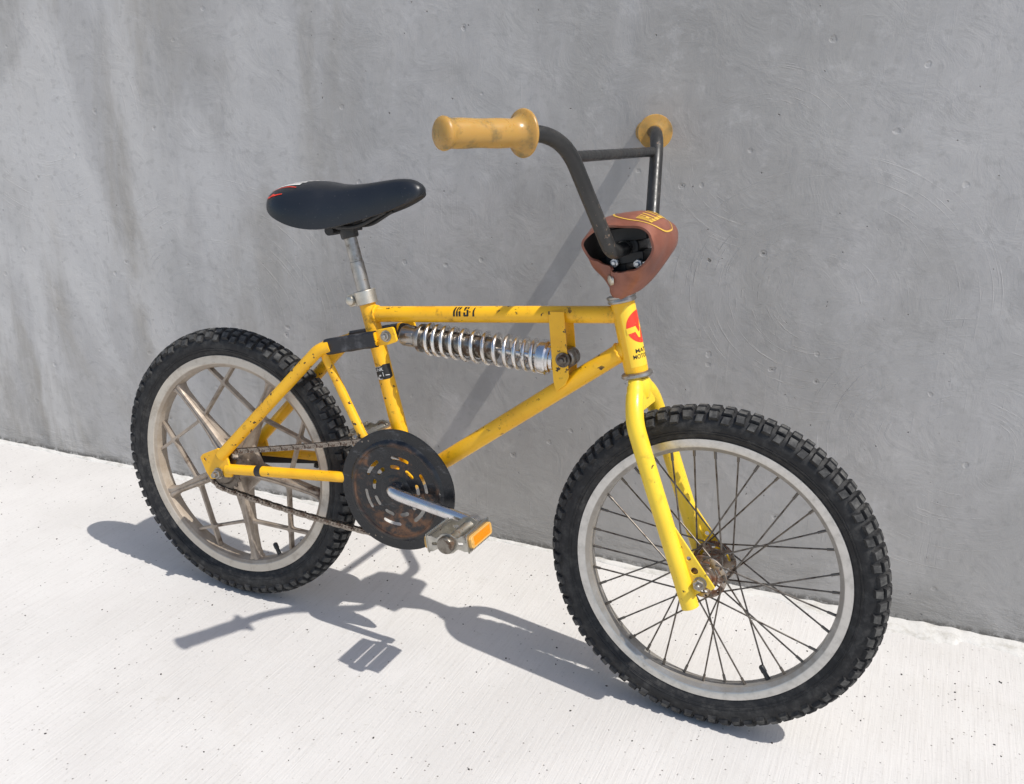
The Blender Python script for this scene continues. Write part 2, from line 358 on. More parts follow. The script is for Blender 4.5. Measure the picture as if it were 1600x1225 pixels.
def hexnut(bm, o, ax, r, h, bolt=0, mi=0):
    lathe(bm, [(0, r*.96), (h*.1, r), (h*.85, r), (h, r*.9)], o, ax, 6, mi)
    if bolt: lathe(bm, [(h*.5, bolt), (h*1.55, bolt), (h*1.7, bolt*.75)], o, ax, 12, mi)
def box(bm, c, s, mtx=None, mi=0):
    g = bmesh.ops.create_cube(bm, size=1); vs = g['verts']
    for v in vs:
        v.co = V((v.co.x*s[0], v.co.y*s[1], v.co.z*s[2]))
        if mtx is not None: v.co = mtx @ v.co
        v.co += V(c)
    for f in {f for v in vs for f in v.link_faces}: f.material_index = mi
    return vs
def plate(bm, outlines, y, th, bev=0.0, mi=0, res=0):
    """flat plate with holes in the x-z plane, centred on y"""
    cu = bpy.data.curves.new('tmp', 'CURVE'); cu.dimensions = '2D'; cu.fill_mode = 'BOTH'
    cu.extrude = max(th/2-bev, 1e-5); cu.bevel_depth = bev; cu.bevel_resolution = res; cu.offset = -bev
    for ol in outlines:
        s = cu.splines.new('POLY'); s.points.add(len(ol)-1); s.use_cyclic_u = True
        for p, q in zip(s.points, ol): p.co = (q[0], q[1], 0, 1)
    o = bpy.data.objects.new('tmp', cu); COL.objects.link(o)
    me = bpy.data.meshes.new_from_object(o.evaluated_get(bpy.context.evaluated_depsgraph_get()))
    n0 = len(bm.verts); f0 = len(bm.faces)
    bm.from_mesh(me); bm.verts.ensure_lookup_table(); bm.faces.ensure_lookup_table()
    for v in bm.verts[n0:]: v.co = V((v.co.x, y-v.co.z, v.co.y))
    for f in bm.faces[f0:]: f.material_index = mi
    bpy.data.objects.remove(o); bpy.data.curves.remove(cu); bpy.data.meshes.remove(me)
    return bm
def circ(cx, cz, r, n=24): return [(cx+r*math.cos(2*math.pi*i/n), cz+r*math.sin(2*math.pi*i/n)) for i in range(n)]
def slot(cx, cz, r, a0, a1, hw, n=9):
    o = []
    for i in range(n+1): a = a0+(a1-a0)*i/n; o.append((cx+(r+hw)*math.cos(a), cz+(r+hw)*math.sin(a)))
    for i in range(1, 5): t = math.pi*i/5; d = a1; o.append((cx+(r+hw*math.cos(t))*math.cos(d)-math.sin(d)*hw*math.sin(t), cz+(r+hw*math.cos(t))*math.sin(d)+math.cos(d)*hw*math.sin(t)))
    for i in range(n+1): a = a1+(a0-a1)*i/n; o.append((cx+(r-hw)*math.cos(a), cz+(r-hw)*math.sin(a)))
    for i in range(1, 5): t = math.pi*i/5; d = a0; o.append((cx+(r-hw*math.cos(t))*math.cos(d)+math.sin(d)*hw*math.sin(t), cz+(r-hw*math.cos(t))*math.sin(d)-math.cos(d)*hw*math.sin(t)))
    return o
def fillet2(poly, rad, seg=4):
    out = []; n = len(poly)
    for i in range(n):
        a, p, b = V(poly[i-1]), V(poly[i]), V(poly[(i+1) % n]); da, db = a-p, b-p
        ang = da.angle(db) if da.length > 1e-7 and db.length > 1e-7 else math.pi
        if ang > 2.75: out.append(tuple(p)); continue
        r = min(rad/math.tan(ang/2), da.length*.45, db.length*.45); A = p+da.normalized()*r; B = p+db.normalized()*r
        for k in range(seg+1): t = k/seg; out.append(tuple(A*(1-t)**2+p*2*t*(1-t)+B*t*t))
    return out
def clip(poly, p, nrm):
    """keep the part where (x-p).nrm >= 0"""
    out = []; n = len(poly)
    for i in range(n):
        a, b = V(poly[i]), V(poly[(i+1) % n]); da, db = (a-p).dot(nrm), (b-p).dot(nrm)
        if da >= 0: out.append(tuple(a))
        if da*db < 0: out.append(tuple(a+(b-a)*(da/(da-db))))
    return out
def decal(polys, fn, step, mi=0, bm=None):
    """flat print: 2-D polygons cut fine and laid on a surface by fn(u, v)"""
    bm = bm or bmesh.new()
    for poly in polys:
        t = bmesh.new(); vs = [t.verts.new((p[0], p[1], 0)) for p in poly]; f = t.faces.new(vs)
        bmesh.ops.triangulate(t, faces=[f])
        x0, x1 = min(p[0] for p in poly), max(p[0] for p in poly); z0, z1 = min(p[1] for p in poly), max(p[1] for p in poly)
        for ax, lo, hi in ((0, x0, x1), (1, z0, z1)):
            k = math.ceil(lo/step)
            while k*step < hi:
                co = V((0, 0, 0)); co[ax] = k*step; nn = V((0, 0, 0)); nn[ax] = 1
                bmesh.ops.bisect_plane(t, geom=t.verts[:]+t.edges[:]+t.faces[:], plane_co=co, plane_no=nn); k += 1
        mp = {}
        for v in t.verts: mp[v] = bm.verts.new(fn(v.co.x, v.co.y))
        for f in t.faces:
            g = bm.faces.new([mp[v] for v in f.verts]); g.material_index = mi
        t.free()
    return bm
def text_polys(s, width, height):
    """outline faces of a word, scaled to a box centred on the origin, as triangles"""
    cu = bpy.data.curves.new('tmp', 'FONT'); cu.body = s; cu.align_x = 'CENTER'; cu.align_y = 'CENTER'; cu.resolution_u = 3; cu.offset = .012
    o = bpy.data.objects.new('tmp', cu); COL.objects.link(o)
    me = bpy.data.meshes.new_from_object(o.evaluated_get(bpy.context.evaluated_depsgraph_get()))
    xs = [v.co.x for v in me.vertices]; ys = [v.co.y for v in me.vertices]
    sx, sy = width/(max(xs)-min(xs)), height/(max(ys)-min(ys)); cx, cy = (max(xs)+min(xs))/2, (max(ys)+min(ys))/2
    out = [[((me.vertices[i].co.x-cx)*sx, (me.vertices[i].co.y-cy)*sy) for i in p.vertices] for p in me.polygons]
    bpy.data.objects.remove(o); bpy.data.curves.remove(cu); bpy.data.meshes.remove(me)
    return out

# ------------------------------------------------------------------ the setting
bm = bmesh.new()
for (x0, x1, y0, y1) in ((-40, 40, -40, 40),):
    f = bm.faces.new([bm.verts.new(p) for p in ((x0, y0, 0), (x1, y0, 0), (x1, y1, 0), (x0, y1, 0))])
pav = link('pavement', finish('pavement', bm, M['floor'], 0)); pav['kind'] = 'structure'

WM = Matrix.Translation((-.0563*.3607, .9984*.3607, 0)) @ Matrix.Rotation(math.asin(.0563), 4, 'Z')
bm = bmesh.new()
xs = [-7+i*.5 for i in range(10)]+[-2+i*.05 for i in range(91)]+[3+i*.5 for i in range(9)]
zs = [-.05]+[i*.05 for i in range(1, 33)]+[1.9, 2.2, 2.6, 3.0]
G = [[bm.verts.new((x, .0009*noise.noise((x*2.1, z*2.1, 5))+.0004*noise.noise((x*7, z*7, 1)), z)) for x in xs] for z in zs]
for i in range(len(zs)-1):
    for j in range(len(xs)-1): bm.faces.new((G[i][j], G[i][j+1], G[i+1][j+1], G[i+1][j]))
back = [bm.verts.new((x, .2, z)) for z in (zs[0], zs[-1]) for x in (xs[0], xs[-1])]
bm.faces.new((back[1], back[0], back[2], back[3]))
bm.faces.new([g for g in G[-1]]+[back[3], back[2]])
bm.faces.new([g[0] for g in G][::-1]+[back[0], back[2]][0:2]); bm.faces.new([g[-1] for g in G]+[back[3], back[1]])
wall = link('concrete_wall', finish('concrete_wall', bm, M['wall'], 60), None, WM)
wall['label'] = 'smooth grey trowelled concrete wall behind the yellow bicycle'; wall['category'] = 'wall'

# ragged lip of pale mortar where the pavement meets the wall
bm = bmesh.new(); rows = []
for i in range(0, 521):
    x = -2.2+i*.009
    w = .016+.012*noise.noise((x*3, 0, 0))+.010*noise.noise((x*14, 2, 0))+.006*noise.noise((x*47, 9, 0)); w = max(.005, w*(1.0+1.8*max(0, min(1, (x-.75)/.5))))
    h = max(.0015, .004+.004*noise.noise((x*9, 4, 0))+.003*noise.noise((x*40, 7, 0)))
    row = []
    for t, hh in ((-.0, 1.0), (.25, .8), (.6, .55), (.9, .28), (1.0, -.4)):
        n3 = .0012*noise.noise((x*60, t*6, 3))
        row.append(bm.verts.new((x, .004-(w+.004)*t, h*hh+n3*(1 if 0 < t < 1 else 0))))
    rows.append(row)
for a, b in zip(rows[:-1], rows[1:]):
    for j in range(4): bm.faces.new((a[j], b[j], b[j+1], a[j+1]))
lip = link('mortar_strip', finish('mortar_strip', bm, M['mortar'], 70), None, WM); lip['kind'] = 'structure'

bm = bmesh.new()
for i in range(430):
    x = random.uniform(-.9, 1.55); y = random.uniform(-.75, .33); s = random.choice((.0006, .0008, .0010, .0014, .0018))
    if random.random() < .45: y = .30-abs(random.gauss(0, .12)); x = random.uniform(-.6, 1.5)
    bmesh.ops.create_icosphere(bm, subdivisions=1, radius=s, matrix=Matrix.Translation((x, y, s*.25)) @ Matrix.Rotation(random.random()*6, 4, 'Z') @ Matrix.Diagonal((1.3, .9, .6, 1)))
grit = link('grit', finish('grit', bm, M['grit'], 0)); grit['kind'] = 'stuff'

# ------------------------------------------------------------------ the bicycle
LEAN = -.0629
bike = bpy.data.objects.new('bicycle', None); COL.objects.link(bike); bike.empty_display_size = .1
bike.rotation_euler = (LEAN, 0, 0)
bike['label'] = 'yellow child\'s motocross bicycle with shock absorber leaning on a grey wall'; bike['category'] = 'bicycle'
OFF = Matrix.Translation(V((0, -.0628*.2585, .998*.2585)))
HEAD = V((.7167, 0, .396)); AX = V((-.2892, 0, .9573)).normalized(); STEER = Matrix.Rotation(-.04475, 4, AX)
ST = OFF @ Matrix.Translation(HEAD) @ STEER
def part(name, bm, mat, smooth=32, bev=0, steer=False, parent=None):
    me = finish(name, bm, mat, smooth)
    o = link(name, me, parent or bike, None if parent else (ST if steer else OFF))
    if bev: bevel_mod(o, bev)
    return o
def sub(name, bm, mat, parent, smooth=32, bev=0): return part(name, bm, mat, smooth, bev, parent=parent)

# ---- main frame tubes
TT0, TT1 = V((.282, 0, .3195)), V((.7320, 0, .3735)); RT = .0132
bm = bmesh.new(); sweep(bm, [TT0, TT0.lerp(TT1, .5), TT1], RT, 24); tt = part('top_tube', bm, M['yellow'])
SU = V((-.297, 0, .955)).normalized(); S0, S1 = V((.3685, 0, .047)), V((.2760, 0, .3455))
bm = bmesh.new(); sweep(bm, [S0, S0.lerp(S1, .5), S1], .0138, 24); seat_tube = part('seat_tube', bm, M['yellow'])
D0, D1 = V((.372, 0, .0425)), V((.7360, 0, .3260))
bm = bmesh.new(); sweep(bm, [D0, D0.lerp(D1, .5), D1], .0143, 24)
lathe(bm, [(0, .004), (.0006, .0045)], (.690, -.0137, .2925), (0, -1, 0), 10)
part('down_tube', bm, M['yellow'])
bm = bmesh.new()
HB, HT = V((.7485, 0, .2894)), V((.7185, 0, .3905)); lathe(bm, [(0, .0176), (.002, .018), ((HT-HB).length-.002, .018), ((HT-HB).length, .0176)], HB, HT-HB, 40)
head = part('head_tube', bm, M['yellow'])
bm = bmesh.new(); lathe(bm, [(-.034, .0205), (-.033, .0215), (.033, .0215), (.034, .0205)], (.368, 0, .044), (0, 1, 0), 32); part('bottom_bracket', bm, M['yellow'])
# weld beads
def bead(c, d, r, w=.0022):
    d = V(d).normalized(); u = d.orthogonal().normalized(); ww = d.cross(u); bm = bmesh.new()
    sweep(bm, [V(c)+(u*math.cos(a*math.pi/14)+ww*math.sin(a*math.pi/14))*r+d*.0008*math.sin(a*2.3) for a in range(28)], w, 8, closed=True)
    part('weld_bead', bm, M['yellow'])
bead(TT1-(TT1-TT0).normalized()*.0175, TT1-TT0, RT+.0003); bead(D1-(D1-D0).normalized()*.019, D1-D0, .0145)
bead(TT0+(TT1-TT0).normalized()*.0155, TT1-TT0, RT+.0003)

# head badge, wrapped round the front of the head tube
AXH = (HT-HB).normalized(); FR = (V((1, 0, 0))-AXH*AXH.x).normalized(); SD = AXH.cross(FR)   # SD points to the wall side
HM = HB.lerp(HT, .5)
def headmap(rad, dz=0):
    def f(u, v):
        a = u/.018; return HM+AXH*(v+dz)+(FR*math.cos(a)+SD*math.sin(a))*rad
    return f
bm = decal([[(-.0290, -.044), (.0290, -.044), (.0290, .040), (.020, .0475), (-.020, .0475), (-.0290, .036)]], headmap(.01825), .004)
badge = sub('head_badge', bm, M['decal_yellow'], head)
ring = [(.0245*math.cos(2*math.pi*i/48), .0245*math.sin(2*math.pi*i/48)) for i in range(48)]
bm = decal([ring], headmap(.0185, .014), .003); sub('badge_roundel', bm, M['red'], head)
zz = [(-1.0, .02), (-.42, .08), (-.26, -.30), (-.14, -.22), (0, .42), (.14, -.22), (.26, -.30), (.42, .08), (1.0, .02), (1.0, -.33), (.50, -.26), (.34, -.62), (.20, -.66), (.06, -.12), (0, -.02), (-.06, -.12), (-.20, -.66), (-.34, -.62), (-.50, -.26), (-1.0, -.33)]
bm = decal([[(p[0]*.0250, p[1]*.0245) for p in zz]], headmap(.01875, .014), .003); sub('badge_bolt', bm, M['decal_yellow'], head)
bm = bmesh.new(); decal(text_polys('MATTEL', .0355, .0062), headmap(.0185, -.0205), .003, 0, bm); decal(text_polys('MOTOCROSS', .0455, .0064), headmap(.0185, -.0290), .003, 0, bm)
sub('badge_lettering', bm, M['ink'], head)

# stencilled lettering on the top tube
TD = (TT1-TT0).normalized(); TU = V((-TD.z, 0, TD.x))
def ttmap(u, v):                   # u metres along x, v metres of arc, 0 at the middle of the lettering
    a = R(31)+v/.013; t = (u-TT0.x)/TD.x; return TT0+TD*t+(V((0, -1, 0))*math.cos(a)+TU*math.sin(a))*.01345
h = .0084
def st(x, polys): return [[(x+p[0], p[1]*h) for p in q] for q in polys]
L = []
L += st(.4462, [[(-.0003, -1), (.0032, -1), (.0030, -.1), (.0046, 1), (.0018, 1), (-.0003, 0)]])
L += st(.4512, [[(0, -1), (.0031, -1), (.0031, -.35), (.0024, .1), (.0047, 1), (.0019, 1), (0, 0)], [(.0047, -1), (.0081, -1), (.0079, -.2), (.0072, .12), (.0040, -.12), (.0047, -.4)], [(.0044, .12), (.0078, .45), (.0086, 1), (.0057, 1), (.0044, .4)]])
L += st(.4642, [[(.0003, .25), (.0003, .8), (.0012, 1), (.0046, 1), (.0046, .55), (.0034, .5), (.0034, .2), (.0018, .05)], [(.0056, 1), (.0088, 1), (.0086, .45), (.0058, .5)], [(0, -.25), (.0034, -.25), (.0034, -.7), (.0056, -.7), (.0056, .05), (.0042, .25), (.0060, .3), (.0086, .15), (.0090, -.1), (.0090, -.85), (.0080, -1), (.0010, -1), (0, -.85)]])
L += st(.4755, [[(.0011*math.cos(i*.785), -.13+.14*math.sin(i*.785)) for i in range(8)]])
L += st(.4800, [[(0, -1), (.0034, -1), (.0030, -.1), (.0040, .86), (.0022, .8), (.0003, .1)]])
bm = decal(L, ttmap, .0025); sub('stencil_lettering', bm, M['ink'], tt)
bm = decal(text_polys('G 0153063', .033, .0034), lambda u, v: ttmap(u+.392, v+.0105), .003); sub('serial_number', bm, NM('stamped number', (.66, .33, .014), .5).m, tt)
# torn sticker on the seat tube
SP = (S1-S0).normalized(); SW = SP.cross(V((0, 1, 0)))
SR = V((0, -1, 0)); SF = V((-SP.z, 0, SP.x)) * -1                      # SF points forward
def smap(rad):
    def f(u, v):
        a = u/.0139; c = S0+SP*(((.2250+v)-S0.z)/SP.z); return c+(SR*math.cos(a)+SF*math.sin(a))*(rad-.0004)
    return f
bm = decal([[(-.0115, .0085), (-.008, .0108), (.003, .0105), (.008, .013), (.021, .012), (.021, -.0085), (.014, -.0115), (-.006, -.0105), (-.0112, -.008)]], smap(.01455), .003)
sub('sticker', bm, M['ink'], seat_tube)
bm = bmesh.new(); decal([[(p[0]-.0015, p[1]+.0058) for p in q] for q in text_polys('LINK', .0155, .0052)], smap(.0148), .003, 0, bm)
decal([[(-.004, -.003), (.0005, -.0025), (.0005, -.005), (-.004, -.0055)], [(-.0095, -.0085), (-.0055, -.0045), (-.003, -.0090), (.002, -.0095), (.002, -.0102), (-.006, -.0102)], [(.004, .001), (.0048, .001), (.0048, -.006), (.004, -.006)], [(.008, -.004), (.015, -.005), (.015, -.006), (.008, -.005)], [(-.0115, .0085), (-.008, .0108), (.003, .0105), (.003, .0098), (-.0075, .0101), (-.0112, .0078)]], smap(.0148), .003, 0, bm)
sub('sticker_print', bm, M['white_ink'], seat_tube)

# ---- shock bracket
bm = bmesh.new(); plate(bm, [[(.6095, .3665), (.6345, .3690), (.6490, .2700), (.6440, .2560), (.6300, .2440), (.6245, .2590)], circ(.6383, .2955, .005, 12)], -.0185, .003, .0006)
part('shock_bracket', bm, M['yellow'])
bm = bmesh.new(); plate(bm, [[(.6095, .3665), (.6345, .3690), (.6490, .2700), (.6440, .2560), (.6300, .2440), (.6245, .2590)], circ(.6383, .2955, .005, 12)], .0185, .003, .0006)
part('shock_bracket', bm, M['yellow'])

# ---- shock absorber (body + cover, spring, rod, end cup, bolts)
A0 = V((.345, 0, .2925)); AXS = V((1, 0, -.008)).normalized()
def sh(prof, n=36, bm=None): b = bm or bmesh.new(); return lathe(b, prof, A0, AXS, n)
damper = part('shock_absorber', sh([(.036, .012), (.040, .0178), (.172, .0178), (.174, .0168), (.175, .006)]), M['cap'])
bm = sh([(0, .0), (.001, .0105), (.003, .0150), (.007, .0172), (.030, .0172), (.031, .0182), (.034, .0186), (.036, .0232), (.0405, .0238), (.042, .0238), (.042, .016)])
for i in range(6):
    a = i*math.pi/3+.2; m = Matrix.Rotation(a, 4, 'X'); box(bm, A0+V((.022, 0, 0))+m.to_3x3() @ V((0, 0, .0172)), (.012, .006, .0026), m.to_3x3())
sub('spring_cover', bm, M['dull'], damper, bev=.0006)
turns, x0, x1, rc, rw = 12.0, .0500, .2480, .0238, .0035; pts = []
N = 420
for i in range(N+1):
    f = i/N; a = f*turns*2*math.pi
    # close-wound ends, open middle
    g = f + .030*math.sin(2*math.pi*f)*-1
    pts.append(A0+AXS*(x0+(x1-x0)*g)+V((0, math.cos(a)*rc, math.sin(a)*rc)))
bm = bmesh.new(); sweep(bm, pts, rw, 10); sub('coil_spring', bm, M['spring_chrome'], damper, 60)
sub('piston_rod', sh([(.17, .0056), (.26, .0056)], 20), M['chrome'], damper)
sub('spring_cup', sh([(.2490, .012), (.2490, .0268), (.2515, .0278), (.2615, .0278), (.2640, .0262), (.2640, .0240), (.2680, .0235), (.2690, .020), (.2740, .0195), (.2750, .012), (.280, .011)]), M['chrome'], damper)
bm = bmesh.new(); lathe(bm, [(-.0165, .0135), (-.0145, .0155), (.0145, .0155), (.0165, .0135)], (.6383, 0, .2950), (0, 1, 0), 28); sub('shock_eye', bm, M['cap'], damper)
for s in (-1, 1):
    bm = bmesh.new(); lathe(bm, [(0, .0115), (.0022, .0115)], (.6383, s*.0203, .2955), (0, s, 0), 24); hexnut(bm, (.6383, s*.0222, .2955), (0, s, 0), .0082, .0055, .004)
    sub('shock_bolt', bm, M['rusty'], damper)
for s in (-1, 1):
    bm = bmesh.new(); plate(bm, [fillet2([(.320, .286), (.328, .306), (.347, .3060), (.347, .284), (.335, .280)], .006)], s*.0255, .004, .0006)
    sub('shock_clevis', bm, M['dark'], damper)

# ---- swingarm
PB = V((.337, 0, .2958))
bm = bmesh.new(); sweep(bm, [(.2165, -.041, .2600), (.2165, .041, .2600)], .0105, 18)
swing = part('swingarm', bm, M['yellow'])
bm = bmesh.new(); lathe(bm, [(-.034, .0135), (.034, .0135)], (.343, 0, .050), (0, 1, 0), 24); sub('pivot_tube', bm, M['yellow'], swing)
for s in (-1, 1):
    bm = bmesh.new(); sweep(bm, rounded([(.004, s*.055, .0330), (.2110, s*.0430, .2575), (.2310, s*.0390, .2650)], .014), .0106, 20); sub('upper_stay', bm, M['yellow'], swing)
    bm = bmesh.new(); P = [(.016, s*.0535, .0095), (.10, s*.0520, .0205), (.245, s*.0455, .0372), (.2535, s*.045, .0382), (.262, s*.0445, .0392), (.345, s*.036, .049)]
    sweep(bm, P, [.0094, .0094, .0094, .0094, .0094, .0094], 20, flat=((0, 1, 0), [1, 1, 1, .95, .35, .35])); sub('lower_stay', bm, M['yellow'], swing)
    if s < 0: bm = bmesh.new(); sweep(bm, [(.2140, s*.036, .2560), (.2200, s*.034, .2400), (.2890, s*.030, .1160), (.345, s*.026, .047)], .0080, 16, flat=((0, 1, 0), [.5, .85, 1, 1])); sub('brace', bm, M['yellow'], swing)
    bm = bmesh.new(); dz = .0
    plate(bm, [fillet2([(-.043, .0225), (-.0360, .0300), (-.002, .0470), (.018, .0400), (.0240, .0180), (.0300, -.0030), (.0120, -.0060), (.0075, .0050), (.0000, .0095), (-.0075, .0050), (-.0080, -.0130), (-.0200, -.0160), (-.0300, -.0040)], .004, 3), circ(-.0315, .0205, .0028, 10)], s*.0555, .0045, .0006)
    sub('dropout', bm, M['yellow'], swing)
    # bar from the bend to the pivot, wrapped in tape
    C0, C1 = V((.2240, s*.0385, .2630)), V((.3215, s*.0365, .2895)); dd = (C1-C0).normalized(); nn = V((-dd.z, 0, dd.x))
    def slab(a, b, hh, t, jag=0):
        b_ = bmesh.new(); q = [C0+dd*a, C0+dd*b]; P = []
        nseg = 9
        for i in range(nseg):
            f = i/(nseg-1); c = q[0].lerp(q[1], f); j = jag*math.sin(i*2.1+s)
            P.append([b_.verts.new(c+nn*z+V((0, y, 0))) for y, z in ((-t, -hh+.003), (-t, hh-.003-j), (-t+.003, hh+j), (t-.003, hh), (t, hh-.003), (t, -hh+.003), (t-.003, -hh), (-t+.003, -hh-j))])
        for A, B in zip(P[:-1], P[1:]):
            for i in range(8): b_.faces.new((A[i], A[(i+1) % 8], B[(i+1) % 8], B[i]))
        b_.faces.new(P[0]); b_.faces.new(P[-1]); return b_
    L_ = (C1-C0).length
    sub('pivot_bar', slab(-.004, L_*.98, .0112, .0052), M['yellow'], swing)
    sub('tape_wrap', slab(.000, L_*.965, .0134, .0070, .0005), M['tape'], swing, 40)
    bm = bmesh.new(); plate(bm, [fillet2([(.3170, .2765), (.3170, .3030), (.3490, .3125), (.3575, .2890), (.3400, .2815)], .005), circ(.337, .2958, .004, 12)], s*.0330, .0050, .0008); sub('pivot_lug', bm, M['yellow'], swing)
    bm = bmesh.new(); lathe(bm, [(0, .0095), (.0018, .0095)], (.337, s*.0356, .2958), (0, s, 0), 24); hexnut(bm, (.337, s*.0370, .2958), (0, s, 0), .0078, .0060, .0042); sub('pivot_bolt', bm, M['dull'], swing)
a, b = V((.016, -.0535, .0095)), V((.10, -.0520, .0205)); dd = (b-a).normalized()
q = a+dd*.066; bm = bmesh.new(); sweep(bm, [q, q+dd*.0125], .0100, 20); sub('tape_band', bm, M['tape'], swing)

# ---- tyres
def tyre_bm():
    bm = bmesh.new(); Rm, rs = .2315, .0223
    prof = [(-.0128, .2085), (-.0155, .2125)]+[(rs*math.sin(R(p)), Rm+rs*math.cos(R(p))) for p in range(-124, 125, 8)]+[(.0155, .2125), (.0128, .2085)]
    lathe(bm, prof, (0, 0, 0), (0, 1, 0), 132, closed=True)
    def knob(th, ph, hw, hl, ht, skew=0):
        ct, stt = math.cos(th), math.sin(th); rad = V((ct, 0, stt)); tan = V((-stt, 0, ct)); ax = V((0, 1, 0))
        n = rad*math.cos(ph)+ax*math.sin(ph); lat = ax*math.cos(ph)-rad*math.sin(ph); c = rad*Rm+n*rs
        rows = []
        for hgt, sc in ((-.0015, 1.12), (ht*.80, .97), (ht, .84)):
            rows.append([bm.verts.new(c+n*hgt+lat*(x*hw*sc)+tan*(y*hl*sc+skew*x)) for x, y in ((-1, -1), (1, -1), (1, 1), (-1, 1))])
        for A, B in zip(rows[:-1], rows[1:]):
            for i in range(4): bm.faces.new((A[i], A[(i+1) % 4], B[(i+1) % 4], B[i]))
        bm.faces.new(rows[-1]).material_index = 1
    NP = 40; rnd = random.Random(4)
    for i in range(NP):
        t0 = 2*math.pi*i/NP; t1 = t0+math.pi/NP
        for p in (-27, 0, 27): knob(t0, R(p), .0049, .0068, .0047*rnd.uniform(.9, 1.02))
        for s in (-1, 1): knob(t0, s*R(60), .0060, .0060, .0042, s*.0010)
        for p in (-13.5, 13.5): knob(t1, R(p), .0047, .0068, .0047*rnd.uniform(.9, 1.02))
        for s in (-1, 1): knob(t1, s*R(46), .0064, .0066, .0046, -s*.0008)
    for s in (-1, 1):       # moulded ribs on the sidewall
        for rr, yy in ((.2195, .0190), (.2235, .0212)):
            sweep(bm, [(rr*math.cos(a*math.pi/60), s*yy, rr*math.sin(a*math.pi/60)) for a in range(120)], .0006, 5, closed=True)
    return bm
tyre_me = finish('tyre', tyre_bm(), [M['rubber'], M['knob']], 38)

def valve_bm(ang, c, r0):
    bm = bmesh.new(); d = V((math.cos(ang), 0, math.sin(ang))); o = V(c)+d*r0
    lathe(bm, [(-.004, .0042), (.004, .0040), (.014, .0036), (.015, .0036), (.0152, .0045), (.024, .0045), (.0262, .0034), (.027, .0)], o, -d, 14); return bm

# ---- rear wheel: cast spoked wheel
bm = bmesh.new(); W2 = .0158
lathe(bm, [(-.0135, .2105), (-W2, .2100), (-W2, .1958)], (0, 0, 0), (0, 1, 0), 120, 1); 
bmesh.ops.delete(bm, geom=[f for f in bm.faces if len(f.verts) > 10], context='FACES')
prof = [(-W2, .1958), (-.0148, .1942), (-.0125, .1890), (-.0065, .1868), (.0065, .1868), (.0125, .1890), (.0148, .1942), (W2, .1958), (W2, .2100), (.0135, .2105), (.0125, .2060), (0, .2040), (-.0125, .2060), (-.0135, .2105)]
b2 = bmesh.new(); lathe(b2, prof, (0, 0, 0), (0, 1, 0), 120, 1)
bmesh.ops.delete(b2, geom=[f for f in b2.faces if len(f.verts) > 10], context='FACES')
tmp = bpy.data.meshes.new('t'); b2.to_mesh(tmp); b2.free(); bm.from_mesh(tmp)
# window plate
sector = []
wins = []
MA = 64.6
for kx in range(5):
    mid = R(MA+36+72*kx); u = V((math.cos(mid), math.sin(mid))); v = V((-math.sin(mid), math.cos(mid)))
    P = lambda x, y: u*x+v*y
    RI = .1885
    base = [tuple(P(0, 0))]+[tuple(P(RI*math.cos(R(t)), RI*math.sin(R(t)))) for t in range(-36, 37, 4)]
    for sgn in (-1, 1):     # main spokes
        m0, m1 = V((math.cos(R(36)), sgn*math.sin(R(36)))), None
        off0, off1 = .0125, .0066
        n_ = V((m0.y*-sgn*-1, -m0.x*sgn)); n_ = V((m0.y*sgn, -m0.x*sgn)) if True else n_
        a, b = m0*.03+n_*off0, m0*.188+n_*off1; d_ = (b-a).normalized(); nn_ = V((d_.y*sgn, -d_.x*sgn))
        base = clip(base, P(a.x, a.y), (u*nn_.x+v*nn_.y))
    ctr = []
    webs = []
    for sgn in (-1, 1):
        a = V((.112*math.cos(R(36)), sgn*.112*math.sin(R(36)))); b = V((.189*math.cos(R(9)), -sgn*.189*math.sin(R(9)))); mid_ = V((.1525, 0))
        # straight through the node keeps the web a plane cut
        d_ = (b-a).normalized(); nn_ = V((-d_.y, d_.x)); nn_ = nn_ if nn_.x > 0 else -nn_     # towards the rim
        webs.append((P(a.x, a.y), u*nn_.x+v*nn_.y))
    hw = .0021
    for ka in (-1, 1):
        for kb in (-1, 1):
            q = base
            q = clip(q, webs[0][0]+webs[0][1]*(ka*hw), webs[0][1]*ka); q = clip(q, webs[1][0]+webs[1][1]*(kb*hw), webs[1][1]*kb) if q else q
            if ka == -1 and kb == -1 and q: q = clip(q, u*.050, u)
            if q and len(q) > 2:
                q2 = [q[0]]
                for p in q[1:]:
                    if (V(p)-V(q2[-1])).length > 1e-4: q2.append(p)
                if (V(q2[0])-V(q2[-1])).length < 1e-4: q2.pop()
                wins.append(fillet2(q2, .0055))
plate(bm, [circ(0, 0, .1888, 100)]+wins, 0, .0110)
for kx in range(5):         # main spokes
    a = R(MA+72*kx); d = V((math.cos(a), 0, math.sin(a))); t = V((-math.sin(a), 0, math.cos(a))); rows = []
    for r_, hw_, hy in ((.018, .0165, .024), (.045, .0128, .0195), (.09, .0090, .0140), (.14, .0070, .0110), (.170, .0072, .0110), (.182, .0100, .0118), (.1878, .0140, .0122)):
        sec = ((-1, -.45), (-.72, -.9), (-.30, -1), (0, -.86), (.30, -1), (.72, -.9), (1, -.45), (1, .45), (.72, .9), (.30, 1), (0, .86), (-.30, 1), (-.72, .9), (-1, .45))
        rows.append([bm.verts.new(d*r_+t*(x*hw_)+V((0, y*hy, 0))) for x, y in sec])
    for A, B in zip(rows[:-1], rows[1:]):
        for i in range(14): bm.faces.new((A[i], A[(i+1) % 14], B[(i+1) % 14], B[i]))
lathe(bm, [(-.031, .0140), (-.030, .022), (-.027, .0245), (-.018, .029), (.018, .029), (.027, .0245), (.030, .022), (.031, .0140)], (0, 0, 0), (0, 1, 0), 40)
rw_ = bevel_mod(part('rear_wheel', bm, [M['mag'], M['mag_face']], 40), .0012)
